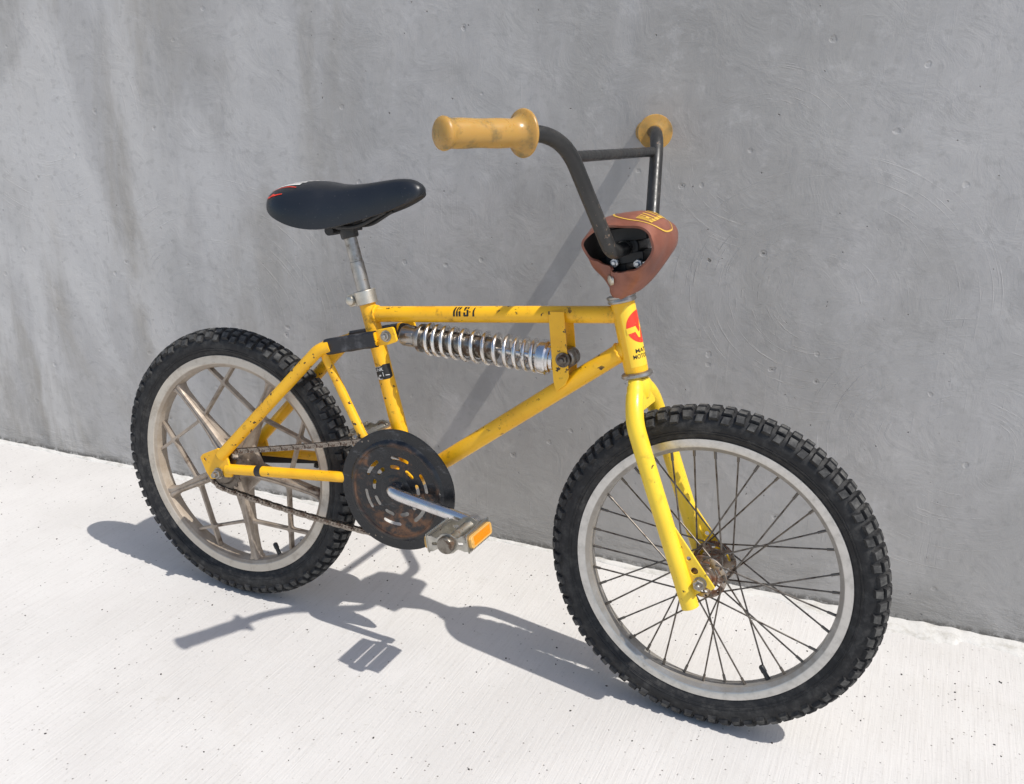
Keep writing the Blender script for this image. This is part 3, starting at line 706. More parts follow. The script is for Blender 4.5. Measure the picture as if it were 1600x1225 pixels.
o = link('tyre', tyre_me, rw_); o.rotation_euler = (0, .05, 0)
sub('valve', valve_bm(R(-62.5), (0, 0, 0), .190), M['dark'], rw_)
# freewheel, axle
bm = bmesh.new(); NT = 17; ol = []
for i in range(NT):
    for f, r_ in ((-.30, .0340), (-.12, .0385), (.12, .0385), (.30, .0340)): a = 2*math.pi*(i+f)/NT; ol.append((r_*math.cos(a), r_*math.sin(a)))
plate(bm, [ol], -.0425, .0028, .0003); lathe(bm, [(-.050, .018), (-.049, .022), (-.0445, .0255), (-.036, .0255), (-.031, .022)], (0, 0, 0), (0, 1, 0), 28)
sub('rear_sprocket', bm, M['rusty'], rw_)
bm = bmesh.new(); sweep(bm, [(0, -.074, 0), (0, .072, 0)], .0047, 14)
for s in (-1, 1):
    lathe(bm, [(0, .0105), (.002, .0105)], (0, s*.0580, 0), (0, s, 0), 20); hexnut(bm, (0, s*.0602, 0), (0, s, 0), .0088, .0075, 0); lathe(bm, [(0, .0085), (.012, .0100), (.020, .0090)], (0, s*.0350, 0), (0, s, 0), 20)
sub('rear_axle', bm, M['dull'], rw_)
bm = bmesh.new(); plate(bm, [fillet2([(-.010, -.010), (-.012, .010), (.010, .013), (.150, .026), (.152, .014), (.012, -.011)], .005)], .0470, .003, .0004)
box(bm, (.146, .050, .0245), (.013, .012, .026)); hexnut(bm, (.146, .0425, .0120), (0, -1, 0), .0060, .006, .0032)
sub('coaster_arm', bm, M['dark'], rw_, bev=.0006)

# ---- chain
LINK_P = .0127
cg, rg, cR, rR = V((0, 0)), .0360, V((.3675, .037)), .0900
D = (cR-cg).length; base = math.atan2(cR.y-cg.y, cR.x-cg.x); al = math.acos((rg-rR)/D)
a1, a2 = base+al, base-al
P_ = lambda c, r, a: V((c.x+r*math.cos(a), c.y+r*math.sin(a)))
path = []
n1 = 60
for i in range(n1+1): path.append(P_(cg, rg, a1+(2*math.pi-2*al)*i/n1))      # round the back of the freewheel
e0, e1 = path[-1], P_(cR, rR, a2)
for i in range(1, 40): f = i/40; path.append(e0.lerp(e1, f)+V((0, -.006*4*f*(1-f))))
for i in range(n1+1): path.append(P_(cR, rR, a2+(2*al)*i/n1))
e0, e1 = path[-1], path[0]
for i in range(1, 40): f = i/40; path.append(e0.lerp(e1, f)+V((0, -.0025*4*f*(1-f))))
cum = [0]
for i in range(len(path)): cum.append(cum[-1]+(path[(i+1) % len(path)]-path[i]).length)
tot = cum[-1]; NL = int(round(tot/LINK_P/2))*2
def at(s):
    s %= tot
    for i in range(len(path)):
        if cum[i+1] >= s: return path[i].lerp(path[(i+1) % len(path)], (s-cum[i])/max(1e-9, cum[i+1]-cum[i]))
def link_bm(outer):
    bm = bmesh.new(); hp = LINK_P/2; yo = .0040 if outer else .0026
    ol = []
    for k_ in range(24):
        a = 2*math.pi*k_/24; cx = hp if math.cos(a) > 0 else -hp; ol.append((cx+.0043*math.cos(a), .0043*math.sin(a)))
    ol = [(x, z*(.80 if abs(x) < .0062 else 1)) for x, z in ol]
    for s in (-1, 1):
        plate(bm, [ol], s*yo, .0012)
        if outer:
            for x in (-hp, hp): lathe(bm, [(0, .0017), (.0012, .0015)], (x, s*(yo+.0006), 0), (0, s, 0), 8)
    if not outer:
        for x in (-hp, hp): lathe(bm, [(-.0024, .0040), (.0024, .0040)], (x, 0, 0), (0, 1, 0), 12)
    return bm
LM = [finish('chain_link', link_bm(k_), M['chain'], 40) for k_ in (0, 1)]
bm = bmesh.new(); NT = 44; ol = []; RP = .0893
for i in range(NT):
    for f, r_ in ((-.32, RP-.003), (-.12, RP+.0028), (.12, RP+.0028), (.32, RP-.003)): a = 2*math.pi*(i+f)/NT; ol.append((cR.x+r_*math.cos(a), cR.y+r_*math.sin(a)))
plate(bm, [ol, circ(cR.x, cR.y, .072, 40)], -.0425, .0028, .0002)
chain = part('drive_chain', bm, M['rusty'])
chain.name = 'drive_chain'
for i in range(NL):
    p, q = at(i*tot/NL), at((i+1)*tot/NL); c = (p+q)/2; a = math.atan2(q.y-p.y, q.x-p.x)
    o = link('chain_link', LM[i % 2], chain, Matrix.Translation((c.x, -.0425, c.y)) @ Matrix.Rotation(-a, 4, 'Y') @ Matrix.Diagonal(((q-p).length/LINK_P, 1, 1, 1)))

# ---- crankset
CC = (.3675, .037)
bm = bmesh.new(); slots = []
for i in range(6): slots.append(slot(*CC, .0585, R(60*i+10), R(60*i+38), .0032))
for i in range(9): slots.append(slot(*CC, .0425, R(40*i+6), R(40*i+22), .0034))
plate(bm, [circ(*CC, .0790, 90)]+slots, -.0505, .0020, .0003)
lathe(bm, [(-.0515, .0785), (-.0535, .0800), (-.0535, .0825), (-.0525, .0850), (-.0490, .0890), (-.0475, .1010), (-.0480, .1045), (-.0475, .1068), (-.0455, .1072), (-.0440, .1050), (-.0455, .0890), (-.0495, .0785)], (CC[0], 0, CC[1]), (0, 1, 0), 96, closed=True)
lathe(bm, [(-.0535, .0130), (-.0532, .024), (-.0512, .0300)], (CC[0], 0, CC[1]), (0, 1, 0), 40)
# knock it slightly out of true
for v in bm.verts:
    a = math.atan2(v.co.z-CC[1], v.co.x-CC[0]); rr = math.hypot(v.co.x-CC[0], v.co.z-CC[1])
    if rr > .088: k_ = 1+.010*math.sin(a*2+.9)*(rr-.088)/.019+.006*math.sin(a*5); v.co.x = CC[0]+(v.co.x-CC[0])*k_; v.co.z = CC[1]+(v.co.z-CC[1])*k_
part('chain_guard', bm, M['guard'], 30)
BBc = V((.3680, 0, .0430))
bm = bmesh.new()
cp = catmull([(BBc.x, -.030, BBc.z), (BBc.x, -.056, BBc.z), (.3695, -.0655, .0430), (.3800, -.0715, .0420), (.4000, -.0745, .0400), (.4600, -.0775, .0338), (.5160, -.0800, .0280), (.5290, -.0805, .0266)], 6)
rr = []
for p in cp:
    f = max(0, min(1, (p.x-.375)/.15)); rr.append(.0112-.0018*f)
sweep(bm, cp, rr, 18, flat=((0, 1, 0), .80))
lathe(bm, [(-.087, .0100), (-.086, .0118), (-.074, .0118), (-.073, .0100)], (.5270, 0, .0268), (0, 1, 0), 24)
cp2 = [(2*BBc.x-p.x, -p.y, 2*BBc.z-p.z) for p in cp]
sweep(bm, cp2, rr, 18, flat=((0, 1, 0), .80)); lathe(bm, [(.073, .0100), (.074, .0118), (.086, .0118), (.087, .0100)], (2*BBc.x-.5270, 0, 2*BBc.z-.0268), (0, 1, 0), 24)
sweep(bm, [(BBc.x, -.034, BBc.z), (BBc.x, .034, BBc.z)], .0108, 18)
part('crank_arm', bm, M['chrome'])

def pedal_mesh():
    """own frame: axle along -y, y=0 at the crank face, x across, z up"""
    out = {}
    bm = bmesh.new(); lathe(bm, [(-.004, .0055), (-.012, .0055)], (0, 0, 0), (0, 1, 0), 12)
    lathe(bm, [(-.010, .0100), (-.012, .0115), (-.016, .0095), (-.082, .0090), (-.084, .0095)], (0, 0, 0), (0, 1, 0), 28)
    out['body'] = finish('pedal', bm, M['cage'], 35)
    bm = bmesh.new(); lathe(bm, [(-.083, .0100), (-.084, .0125), (-.088, .0138), (-.094, .0138), (-.0965, .0124), (-.0968, .0112), (-.0956, .0)], (0, 0, 0), (0, 1, 0), 28)
    out['cap'] = finish('dust_cap', bm, M['cap'], 35)
    for nm, yy in (('inner', -.014), ('outer', -.0865)):
        bm = bmesh.new(); th = .0022
        ol = [(-.0345, -.0125), (-.0345, .0125), (-.027, .0125), (-.018, .0085), (-.0135, .0105), (-.008, .0148), (0, .0163), (.008, .0148), (.0135, .0105), (.018, .0085), (.027, .0125), (.0345, .0125), (.0345, -.0125), (.027, -.0125), (.018, -.0085), (.0135, -.0105), (.008, -.0148), (0, -.0163), (-.008, -.0148), (-.0135, -.0105), (-.018, -.0085), (-.027, -.0125)]
        plate(bm, [fillet2(ol, .003), fillet2([(-.027, -.0022), (-.027, .0022), (-.0175, .0022), (-.0175, -.0022)], .0018), fillet2([(.027, -.0022), (.027, .0022), (.0175, .0022), (.0175, -.0022)], .0018)], yy, th, .0003)
        out[nm] = finish('end_plate', bm, M['cage'], 35)
    bm = bmesh.new(); NT = 15
    for s in (1,):
        ol = []; y0, y1 = -.0885, -.0125; st_ = (y1-y0)/NT
        for i in range(NT):
            y = y0+i*st_; ol += [(y, -.0120), (y+st_*.22, -.0152), (y+st_*.55, -.0152), (y+st_*.78, -.0120)]
        ol.append((y1, -.0120))
        for i in range(NT):
            y = y1-i*st_; ol += [(y, .0120), (y-st_*.22, .0152), (y-st_*.55, .0152), (y-st_*.78, .0120)]
        ol.append((y0, .0120))
        plate(bm, [ol], 0, .0016)
    for v in bm.verts: v.co = V((v.co.y, v.co.x, v.co.z))
    # folded flange top and bottom, so the plate is a shallow channel
    for z in (-.0115, .0115): box(bm, (-.0034, -.0505, z), (.0068, .074, .0014))
    out['cage'] = finish('cage_plate', bm, M['cage'], 30)
    bm = bmesh.new()
    ol = fillet2([(-.0850, -.0062), (-.0800, -.0098), (-.0185, -.0098), (-.0150, -.0062), (-.0150, .0062), (-.0185, .0098), (-.0800, .0098), (-.0850, .0062)], .003)
    plate(bm, [ol, fillet2([(-.0765, -.0072), (-.0205, -.0072), (-.0205, .0072), (-.0765, .0072)], .0008)], 0, .0052, .0006)
    lathe(bm, [(.0026, .0034), (.0034, .0030)], (-.0805, 0, 0), (0, -1, 0), 10, 0)
    for v in bm.verts: v.co = V((-v.co.y, v.co.x, v.co.z))
    out['rframe'] = finish('reflector_frame', bm, M['orange_frame'], 35)
    bm = bmesh.new(); box(bm, (0, -.0485, 0), (.0040, .0556, .0140)); out['refl'] = finish('reflector', bm, M['orange'], 0)
    return out
PM = pedal_mesh()
def pedal(loc, tilt, side):
    mt = OFF @ Matrix.Translation(loc) @ (Matrix.Rotation(math.pi, 4, 'Z') if side > 0 else Matrix.Identity(4)) @ Matrix.Rotation(tilt, 4, 'Y')
    p = link('pedal', PM['body'], bike, mt)
    link('end_plate', PM['inner'], p); link('end_plate', PM['outer'], p); link('dust_cap', PM['cap'], p)
    for s in (1, -1):
        fl = Matrix.Identity(4) if s > 0 else Matrix.Diagonal((-1, 1, 1, 1))
        fl = Matrix.Identity(4) if s > 0 else Matrix.Translation((0, -.101, 0)) @ Matrix.Rotation(math.pi, 4, 'Z')
        link('cage_plate', PM['cage'], p, fl @ Matrix.Translation((.0345, 0, 0)))
        link('reflector_frame', PM['rframe'], p, fl @ Matrix.Translation((.0378, 0, 0)))
        link('reflector', PM['refl'], p, fl @ Matrix.Translation((.0376, 0, 0)))
    return p
pedal((.5270, -.0830, .0268), R(-12), -1)
pedal((2*BBc.x-.5270, .0830, 2*BBc.z-.0268), R(12), 1)

# ---- seat post, clamp, saddle
SD0 = V((.2760, 0, .3455)); UP = (V((.2499, 0, .4306))-V((.2733, 0, .3560))).normalized()
bm = bmesh.new(); PT = SD0+UP*.118
sweep(bm, [SD0-UP*.02, SD0+UP*.062], .0117, 24); sweep(bm, [SD0+UP*.062, SD0+UP*.0628, SD0+UP*.118], [.0114, .0108, .0108], 24)
part('seat_post', bm, M['dull'])
bm = bmesh.new(); lathe(bm, [(-.0115, .0150), (-.0115, .0182), (.0115, .0182), (.0115, .0150)], SD0+UP*.002, UP, 36, closed=True)
back_ = V((-UP.z, 0, UP.x)); 
mt = Matrix((V((-back_.x, 0, -back_.z))*-1, V((0, 1, 0)), UP)).transposed()
for s in (-1, 1): box(bm, SD0+UP*.002+back_*.0215+V((0, s*.0065, 0)), (.016, .005, .021), mt)
clampo = part('seat_clamp', bm, M['cream'], 40, .0010)
bm = bmesh.new(); c = SD0+UP*.002+back_*.0235
lathe(bm, [(.0, .0082), (.003, .0086), (.006, .0072), (.0078, .0040), (.0082, 0)], c+V((0, -.0090, 0)), (0, -1, 0), 20); sweep(bm, [c+V((0, -.01, 0)), c+V((0, .012, 0))], .0035, 12); hexnut(bm, c+V((0, .009, 0)), (0, 1, 0), .0070, .0055, .0035)
sub('clamp_bolt', bm, M['cream'], clampo)

# saddle: sections at x: half width, skirt bottom, top
SEC = [(.1015, .010, .4960, .5000), (.1045, .030, .4910, .5060), (.1130, .0470, .4850, .5130), (.1300, .0610, .4755, .5205), (.1520, .0675, .4675, .5265), (.1780, .0680, .4610, .5305), (.2050, .0635, .4590, .5310), (.2300, .0550, .4615, .5290), (.2550, .0450, .4680, .5300), (.2850, .0345, .4780, .5345), (.3150, .0270, .4890, .5405), (.3400, .0230, .4990, .5445), (.3600, .0200, .5090, .5445), (.3730, .0165, .5165, .5400), (.3800, .0110, .5215, .5345), (.3820, .0040, .5255, .5300)]
def sec_at(x):
    for a, b in zip(SEC[:-1], SEC[1:]):
        if a[0] <= x <= b[0]:
            f = (x-a[0])/(b[0]-a[0]); return [a[i]+(b[i]-a[i])*f for i in range(1, 4)]
    return list(SEC[0][1:]) if x < SEC[0][0] else list(SEC[-1][1:])
import bisect
def smooth_sec(x):
    xs_ = [s_[0] for s_ in SEC]; i = max(1, min(len(SEC)-1, bisect.bisect(xs_, x)))
    P0, P1, P2, P3 = SEC[max(0, i-2)], SEC[i-1], SEC[i], SEC[min(len(SEC)-1, i+1)]
    t = max(0, min(1, (x-P1[0])/(P2[0]-P1[0]))); r_ = []
    for c_ in range(1, 4):
        m1 = (P2[c_]-P0[c_])/max(1e-6, P2[0]-P0[0])*(P2[0]-P1[0]); m2 = (P3[c_]-P1[c_])/max(1e-6, P3[0]-P1[0])*(P2[0]-P1[0])
        r_.append((2*t**3-3*t*t+1)*P1[c_]+(t**3-2*t*t+t)*m1+(-2*t**3+3*t*t)*P2[c_]+(t**3-t*t)*m2)
    return r_
def saddle_pt(x, a):        # a: 0 skirt near side (-y) ... pi skirt far side
    hw_, zb, zt = smooth_sec(x)
    ex = .52
    ca, sa = math.cos(a), math.sin(a); y = -hw_*math.copysign(abs(ca)**.74, ca)*(1.0-.0*sa); z = zb+(zt-zb)*abs(sa)**.86
    return V((x, y, z))
bm = bmesh.new(); rows = []; nx, na = 56, 28
for i in range(nx+1):
    f = i/nx; f = .5-.5*math.cos(math.pi*f); f = f*.6+(i/nx)*.4; x = SEC[0][0]+(SEC[-1][0]-SEC[0][0])*f
    hw_, zb, zt = smooth_sec(x)
    row = [bm.verts.new(saddle_pt(x, math.pi*j/na)) for j in range(na+1)]
    # underside, drawn in and up a little
    q_ = min(1, (zt-zb)/.03)
    row += [bm.verts.new((x, hw_*.93, zb-.0012*q_)), bm.verts.new((x, hw_*.84, zb+.003*q_)), bm.verts.new((x, 0, zb+.010*q_)), bm.verts.new((x, -hw_*.84, zb+.003*q_)), bm.verts.new((x, -hw_*.93, zb-.0012*q_))]
    rows.append(row)
n_ = len(rows[0])
for A, B in zip(rows[:-1], rows[1:]):
    for j in range(n_): bm.faces.new((A[j], A[(j+1) % n_], B[(j+1) % n_], B[j]))
bm.faces.new(rows[0]); bm.faces.new(rows[-1])
saddle = part('saddle', bm, M['saddle'], 50)
def sad_map(u, v):          # u=x, v=y on the top
    hw_, zb, zt = smooth_sec(u); q = min(.999, abs(v)/hw_); ca = q**(1/.74); sa = math.sqrt(max(0, 1-ca*ca)); z = zb+(zt-zb)*sa**.86
    e = 1e-3; q2 = min(.999, (abs(v)+e)/hw_); ca2 = q2**(1/.74); z2 = zb+(zt-zb)*math.sqrt(max(0, 1-ca2*ca2))**.86
    n3 = V((-.0, math.copysign((z-z2)/e, v), 1)).normalized(); return V((u, v, z))+n3*.0007
def bar_(x0, x1, y0, y1, sk=0): return [(x0, y0), (x1, y0-sk), (x1, y1-sk), (x0, y1)]
bm = bmesh.new()
for i in range(5): decal([bar_(.126+.002*i, .172+.005*i, -.0325+.0100*i, -.0250+.0100*i, .003)], sad_map, .004, 0, bm)
sub('saddle_print', bm, M['white_ink'], saddle)
bm = bmesh.new(); decal([[(.120, -.0375), (.150, -.0395), (.170, -.0430), (.170, -.0415), (.150, -.0375), (.120, -.0360)]], sad_map, .003, 0, bm)
decal([[(.114, -.0440), (.124, -.0490), (.129, -.0478), (.135, -.0515), (.150, -.0530), (.151, -.0540), (.135, -.0535), (.129, -.0518), (.123, -.0510), (.115, -.0455)]], sad_map, .003, 0, bm)
sub('saddle_emblem', bm, M['red'], saddle)
bm = bmesh.new()
lathe(bm, [(0, .0135), (.003, .0150), (.024, .0150), (.027, .0130)], PT-UP*.016, UP, 24)
box(bm, PT+V((-.012, 0, .006)), (.062, .030, .016)); sweep(bm, [PT+V((-.024, -.021, -.004)), PT+V((-.024, .021, -.004))], .0085, 16)
for s in (-1, 1): sweep(bm, rounded([(.175, s*.022, .478), (.200, s*.022, .461), (.270, s*.020, .463), (.318, s*.012, .492)], .02), .0035, 10)
bevel_mod(sub('saddle_bracket', bm, M['dark'], saddle), .001)

# ---- headset cups (frame side and steered side)
AXd = AX
bm = bmesh.new(); lathe(bm, [(0, .0176), (.0005, .0205), (.003, .0215), (.0068, .0205), (.0078, .0222), (.0105, .0222), (.0118, .019), (.0118, .012)], HT, HT-HB, 36)
for i in range(1): pass
part('headset_cup', bm, M['dull'])
bm = bmesh.new(); lathe(bm, [(0, .0176), (.0005, .0215), (.0022, .0236), (.0062, .0238), (.0080, .0222), (.0092, .0196), (.0100, .012)], HB, HB-HT, 36)
part('headset_cup', bm, M['dull'])

# ---- fork (steered coordinates: origin at HEAD)
bm = bmesh.new(); d = -AX
lathe(bm, [(.1225, .0150), (.127, .0166), (.140, .0160), (.152, .012)], (0, 0, 0), d, 28)
# bridge plate between the legs
cpl = []
plate(bm, [fillet2([(-.026, -.1240), (.026, -.1240), (.034, -.1480), (.0340, -.1640), (-.0340, -.1640), (-.034, -.1480)], .004)], 0, .020, .002)
bm.verts.ensure_lookup_table()
nb = [v for v in bm.verts if abs(v.co.y) < .0101 and abs(v.co.z) > .1239 and abs(v.co.z) < .1645 and abs(v.co.x) < .0345 and v.co.x != 0]
# the plate was drawn in x-z: turn it across the bike and lay it along the steering axis
lv = bm.verts[28*4:]
for v in lv:
    x, y, z = v.co; t = -z; v.co = V((-AX.x*t*1.0+y*.95, x*.86, -AX.z*t-y*AX.x*-.3))
fork = part('fork', bm, M['lemon'], 40, steer=True)
for s in (-1, 1):
    pts = catmull([(.0350, s*.010, -.1190), (.0400, s*.0235, -.1340), (.0462, s*.0395, -.1520), (.0530, s*.0488, -.1740), (.0640, s*.0515, -.2010), (.0880, s*.0520, -.2600), (.1180, s*.0522, -.3330), (.1480, s*.0524, -.4060), (.1600, s*.0525, -.4352), (.1612, s*.0525, -.4382)], 5)
    rr = [.0112 if i < 3 else .0124 if i < 6 else .0134 for i in range(len(pts))]; rr[-1] = .0105; rr[-2] = .0126; rr[-3] = .0134
    bm = bmesh.new(); sweep(bm, pts, rr, 24); sub('fork_leg', bm, M['lemon'], fork, 45)
    bm = bmesh.new(); plate(bm, [fillet2([(.1080, -.3080), (.1265, -.3185), (.1945, -.3990), (.1890, -.4040), (.1790, -.4005), (.1765, -.3955), (.1690, -.3925), (.1660, -.3990), (.1740, -.4110), (.1560, -.4260), (.1380, -.4000)], .0022, 3), circ(.1513, -.3620, .0036, 12), circ(.1615, -.3795, .0056, 14)], s*.0505, .0032, .0005)
    sub('fork_dropout', bm, M['lemon'], fork)

# ---- front wheel
FC = V((.1721, 0, -.3960))
bm = bmesh.new()
lathe(bm, [(-.0138, .2106), (-.0158, .2100), (-.0158, .1988), (-.0150, .1974), (-.0105, .1912), (-.0060, .1900), (.0060, .1900), (.0105, .1912), (.0150, .1974), (.0158, .1988), (.0158, .2100), (.0138, .2106), (.0130, .2060), (0, .2030), (-.0130, .2060)], FC, (0, 1, 0), 128, closed=True)
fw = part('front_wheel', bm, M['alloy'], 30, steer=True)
link('tyre', tyre_me, fw, Matrix.Translation(FC) @ Matrix.Rotation(.02, 4, 'Y'))
vd = V((.2715, 0, -.543))-FC; va = math.atan2(vd.z, vd.x); sub('valve', valve_bm(va, FC, .193), M['dark'], fw)
bm = bmesh.new(); lathe(bm, [(-.044, .010), (-.042, .0125), (-.036, .0130), (-.035, .0175), (-.031, .0185), (-.027, .0165), (.027, .0165), (.031, .0185), (.035, .0175), (.036, .0130), (.042, .0125), (.044, .010)], FC, (0, 1, 0), 32)
for s in (-1, 1):
    hl = [circ(FC.x, FC.z, .0338, 60)]
    for i in range(6): hl.append(slot(FC.x, FC.z, .0235, R(60*i+18), R(60*i+42), .0021, 5))
    for i in range(9): hl.append(circ(FC.x+.0295*math.cos(R(40*i)), FC.z+.0295*math.sin(R(40*i)), .0016, 8))
    plate(bm, hl, s*.0290, .0030, .0006)
sub('front_hub', bm, M['hub'], fw)
bm = bmesh.new(); sweep(bm, [FC+V((0, -.0645, 0)), FC+V((0, .0645, 0))], .0045, 14)
for s in (-1, 1):
    lathe(bm, [(0, .0100), (.0018, .0100)], FC+V((0, s*.0522, 0)), (0, s, 0), 20); hexnut(bm, FC+V((0, s*.0540, 0)), (0, s, 0), .0092, .0095, .0045)
sub('front_axle', bm, M['dull'], fw)
spoke_me = None
def spoke_mesh(Lr):
    bm = bmesh.new(); sweep(bm, [(0, 0, 0), (Lr, 0, 0)], .00135, 8); sweep(bm, [(Lr-.013, 0, 0), (Lr, 0, 0)], .0022, 8); sweep(bm, [(-.002, 0, 0), (.001, 0, 0)], .0022, 8); return finish('spoke', bm, M['spoke'], 40)
for i in range(36):
    s = -1 if i % 2 else 1; j = i//2; lead = 1 if j % 2 else -1
    ra = R(10*i+3); ha = ra+lead*R(62)
    h_ = FC+V((.0295*math.cos(ha), s*(.0290+(.0024 if lead > 0 else -.0024)), .0295*math.sin(ha))); e_ = FC+V((.1912*math.cos(ra), s*.0035, .1912*math.sin(ra)))
    dv = e_-h_
    if spoke_me is None: spoke_me = spoke_mesh(dv.length)
    link('spoke', spoke_me, fw, Matrix.Translation(h_) @ dv.to_track_quat('X', 'Z').to_matrix().to_4x4())

# ---- handlebar, stem, grips, pad
GE, GG = V((-.1015, -.3568, .2317)), V((-.0507, -.2523, .2337)); ga = (GG-GE).normalized()
def mir(p, s): return V((p[0], p[1]*s, p[2]))
corner = V((-.0262, -.1905, .2345))
def bar_pts():
    Rr = rounded([GE+ga*.004, corner, (.0100, -.0850, .0772), (.0080, 0, .0775)], [.050, .020], 9)
    L_ = [mir(p, -1) for p in rounded([GE+ga*.004, corner, (.0100, -.0850, .0772), (.0080, 0, .0775)], [.050, .020], 9)]
    return Rr+L_[::-1][1:]
bm = bmesh.new(); sweep(bm, bar_pts(), .0104, 20)
hb = part('handlebar', bm, M['bar'], 45, steer=True)
bm = bmesh.new(); sweep(bm, [(-.0245, -.1705, .2053), (-.0245, .1705, .2053)], .0075, 18)
sub('crossbar', bm, M['bar'], hb)
for s in (-1, 1): bm = bmesh.new(); lathe(bm, [(.023, .0104), (.0235, .0110), (.0345, .0110), (.035, .0104)], (.0080, 0, .0775), (0, s, 0), 24); sub('bar_knurl', bm, M['dull'], hb)
for s in (-1, 1):
    E_, G_ = mir(GE, -s), mir(GG, -s); a_ = (G_-E_).normalized(); Lg = (G_-E_).length
    prof = [(-.0060, 0), (-.0056, .0085), (-.0040, .0150), (-.0015, .0182), (.0015, .0195), (.0045, .0190), (.0075, .0176), (.0100, .0172)]
    prof += [(.012+(Lg-.030)*i/20, .0170+.00035*math.sin(i*.5)) for i in range(0, 21)]
    prof += [(Lg-.014, .0178), (Lg-.009, .0196), (Lg-.005, .0232), (Lg-.0025, .0280), (Lg-.0005, .0290), (Lg+.0015, .0286), (Lg+.0020, .0265), (Lg+.0010, .0150), (Lg+.0030, .0125), (Lg+.0030, .0106)]
    bm = bmesh.new(); lathe(bm, prof, E_, a_, 44); part('grip', bm, M['grip'], 60, steer=True)
# stem
BC = V((.0080, 0, .0775))
bm = bmesh.new()
sweep(bm, [(-.0005, 0, .0005), (-.0120, 0, .0400), (-.0150, 0, .0500)], .0111, 20)
box(bm, (-.0095, 0, .050), (.034, .034, .030), Matrix.Rotation(R(-20), 3, 'Y'))
lathe(bm, [(-.022, .0180), (-.020, .0200), (.020, .0200), (.022, .0180)], BC, (0, 1, 0), 28)
box(bm, BC+V((.004, 0, .0205)), (.054, .050, .020), Matrix.Rotation(R(-12), 3, 'Y')); box(bm, BC+V((.000, 0, -.0150)), (.058, .046, .016), Matrix.Rotation(R(-12), 3, 'Y'))
stem = part('stem', bm, M['dark'], 35, .0015, steer=True)
for (x, y, z, ay) in ((-.0125, -.0235, -.022, -1), (.0230, -.0235, -.0195, -1), (-.016, .0235, -.022, 1), (.0230, .0235, -.0195, 1), (.007, -.013, .0255, 0)):
    bm = bmesh.new(); c = BC+V((x, y, z))
    if ay: hexnut(bm, c+V((0, ay*.002, 0)), (0, ay, 0), .0068, .0060, .0036)
    else: lathe(bm, [(0, .0055), (.004, .0055), (.0046, .004)], c, (.2, 0, 1), 6)
    sub('stem_bolt', bm, M['white_nut'], stem, bev=.0004)

# handlebar pad: a vinyl wrap round the stem, open at both sides
LOOP = [(.0040, .0050, .031, .040), (.0200, .0150, .038, .034), (.0410, .0370, .050, .016), (.0590, .0660, .057, .006), (.0650, .0900, .059, .0), (.0580, .1110, .0595, -.003), (.0390, .1220, .059, -.006), (.0100, .1235, .057, -.009), (-.0200, .1155, .053, -.009), (-.0400, .0970, .050, -.004), (-.0430, .0730, .047, .004), (-.0350, .0500, .042, .010), (-.0200, .0310, .038, .027), (-.0085, .0160, .032, .037), (-.0040, .0060, .030, .040)]
def loop_at(t):
    n = len(LOOP); t = t % 1*n; i = int(t); f = t-i; a, b, c, d = (Vector(LOOP[(i+o_) % n]) for o_ in (-1, 0, 1, 2))
    return .5*((2*b)+(c-a)*f+(2*a-5*b+4*c-d)*f*f+(3*b-a-3*c+d)*f**3)
def pad_pt(t, v, off=0.0):          # v in -1..1 across
    c = loop_at(t); e = (loop_at(t+.004)-loop_at(t-.004)); e = V((e.x, 0, e.y)).normalized(); nrm = V((e.z, 0, -e.x))   # outward
    w_ = c.z*(1+.06*noise.noise((t*11, 3, 1+(v > 0))))+.0008*math.sin(t*70); bow = .0045*(1-v*v)-.0007*math.sin(t*40+v*3)+.0034*noise.noise((t*10, v*1.8, 2))
    return V((c.x, v*w_-.012, c.y+c.w*v*v))+nrm*(bow+off)
bm = bmesh.new(); nt_, nv = 90, 14
G = [[bm.verts.new(pad_pt(i/nt_, -1+2*j/nv)) for j in range(nv+1)] for i in range(nt_)]
for i in range(nt_):
    for j in range(nv): bm.faces.new((G[i][j], G[i][j+1], G[(i+1) % nt_][j+1], G[(i+1) % nt_][j]))
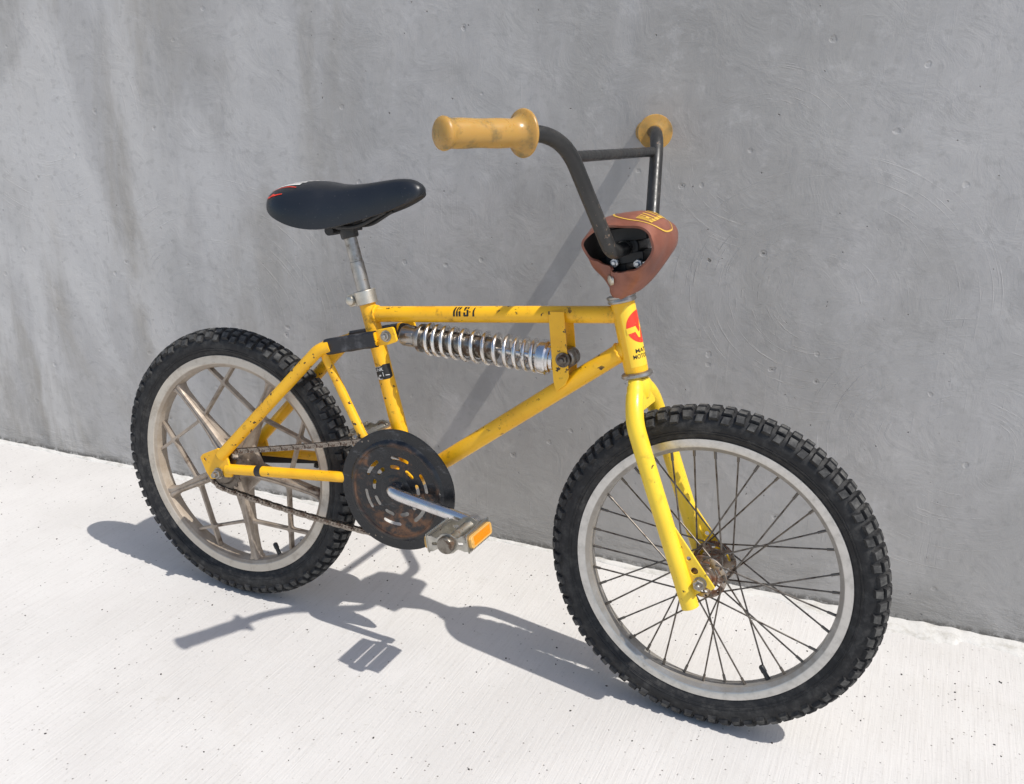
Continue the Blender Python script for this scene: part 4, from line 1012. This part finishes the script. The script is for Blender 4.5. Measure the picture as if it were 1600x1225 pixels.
pad = part('stem_pad', bm, [M['vinyl'], M['lining']], 70, steer=True)
sm = pad.modifiers.new('thickness', 'SOLIDIFY'); sm.thickness = .0036; sm.offset = -1; sm.material_offset = 1; sm.material_offset_rim = 0; sm.use_even_offset = True
bv = pad.modifiers.new('edge', 'BEVEL'); bv.width = .0013; bv.segments = 3; bv.limit_method = 'ANGLE'; bv.angle_limit = R(50)
TC = .41
def padmap(u, v): return pad_pt(TC+u, v, .0006)
def oval(a, b, n=60): return [(a*math.copysign(abs(math.cos(2*math.pi*i/n))**.8, math.cos(2*math.pi*i/n)), b*math.copysign(abs(math.sin(2*math.pi*i/n))**.8, math.sin(2*math.pi*i/n))) for i in range(n)]
bm = bmesh.new(); A_, B_ = oval(.105, .78), oval(.099, .745)
for i in range(60): decal([[A_[i], A_[(i+1) % 60], B_[(i+1) % 60], B_[i]]], padmap, .02, 0, bm)
sub('pad_outline', bm, M['yellow_ink'], pad)
bm = bmesh.new()
GL = {'m': [(0, 0, .25, 1), (.37, 0, .63, 1), (.75, 0, 1, 1), (0, .78, 1, 1)], 'a': [(0, 0, .3, 1), (.7, 0, 1, 1), (0, .75, 1, 1), (0, .35, 1, .55)], 't': [(.33, 0, .67, 1), (0, .75, 1, 1)]}
xx = -.62
for ch in 'mattam':
    for (a, b, c, d) in GL[ch]: decal([[(-.045+.062*(1-d), xx+.17*a), (-.045+.062*(1-b), xx+.17*a), (-.045+.062*(1-b), xx+.17*c), (-.045+.062*(1-d), xx+.17*c)]], padmap, .03, 0, bm)
    xx += .205
sub('pad_print', bm, M['yellow_ink'], pad)
t_ = .925; pc_, pd_, pe_ = pad_pt(t_, -.80), pad_pt(t_+.01, -.80)-pad_pt(t_-.01, -.80), pad_pt(t_, -.72)-pad_pt(t_, -.88)
nn_ = pd_.cross(pe_).normalized(); nn_ = nn_ if nn_.y < 0 else -nn_
bm = bmesh.new(); lathe(bm, [(-.002, .0078), (.0012, .0076), (.0022, .0055), (.0026, 0)], pc_, nn_, 24); sub('pad_snap', bm, M['cream'], pad)
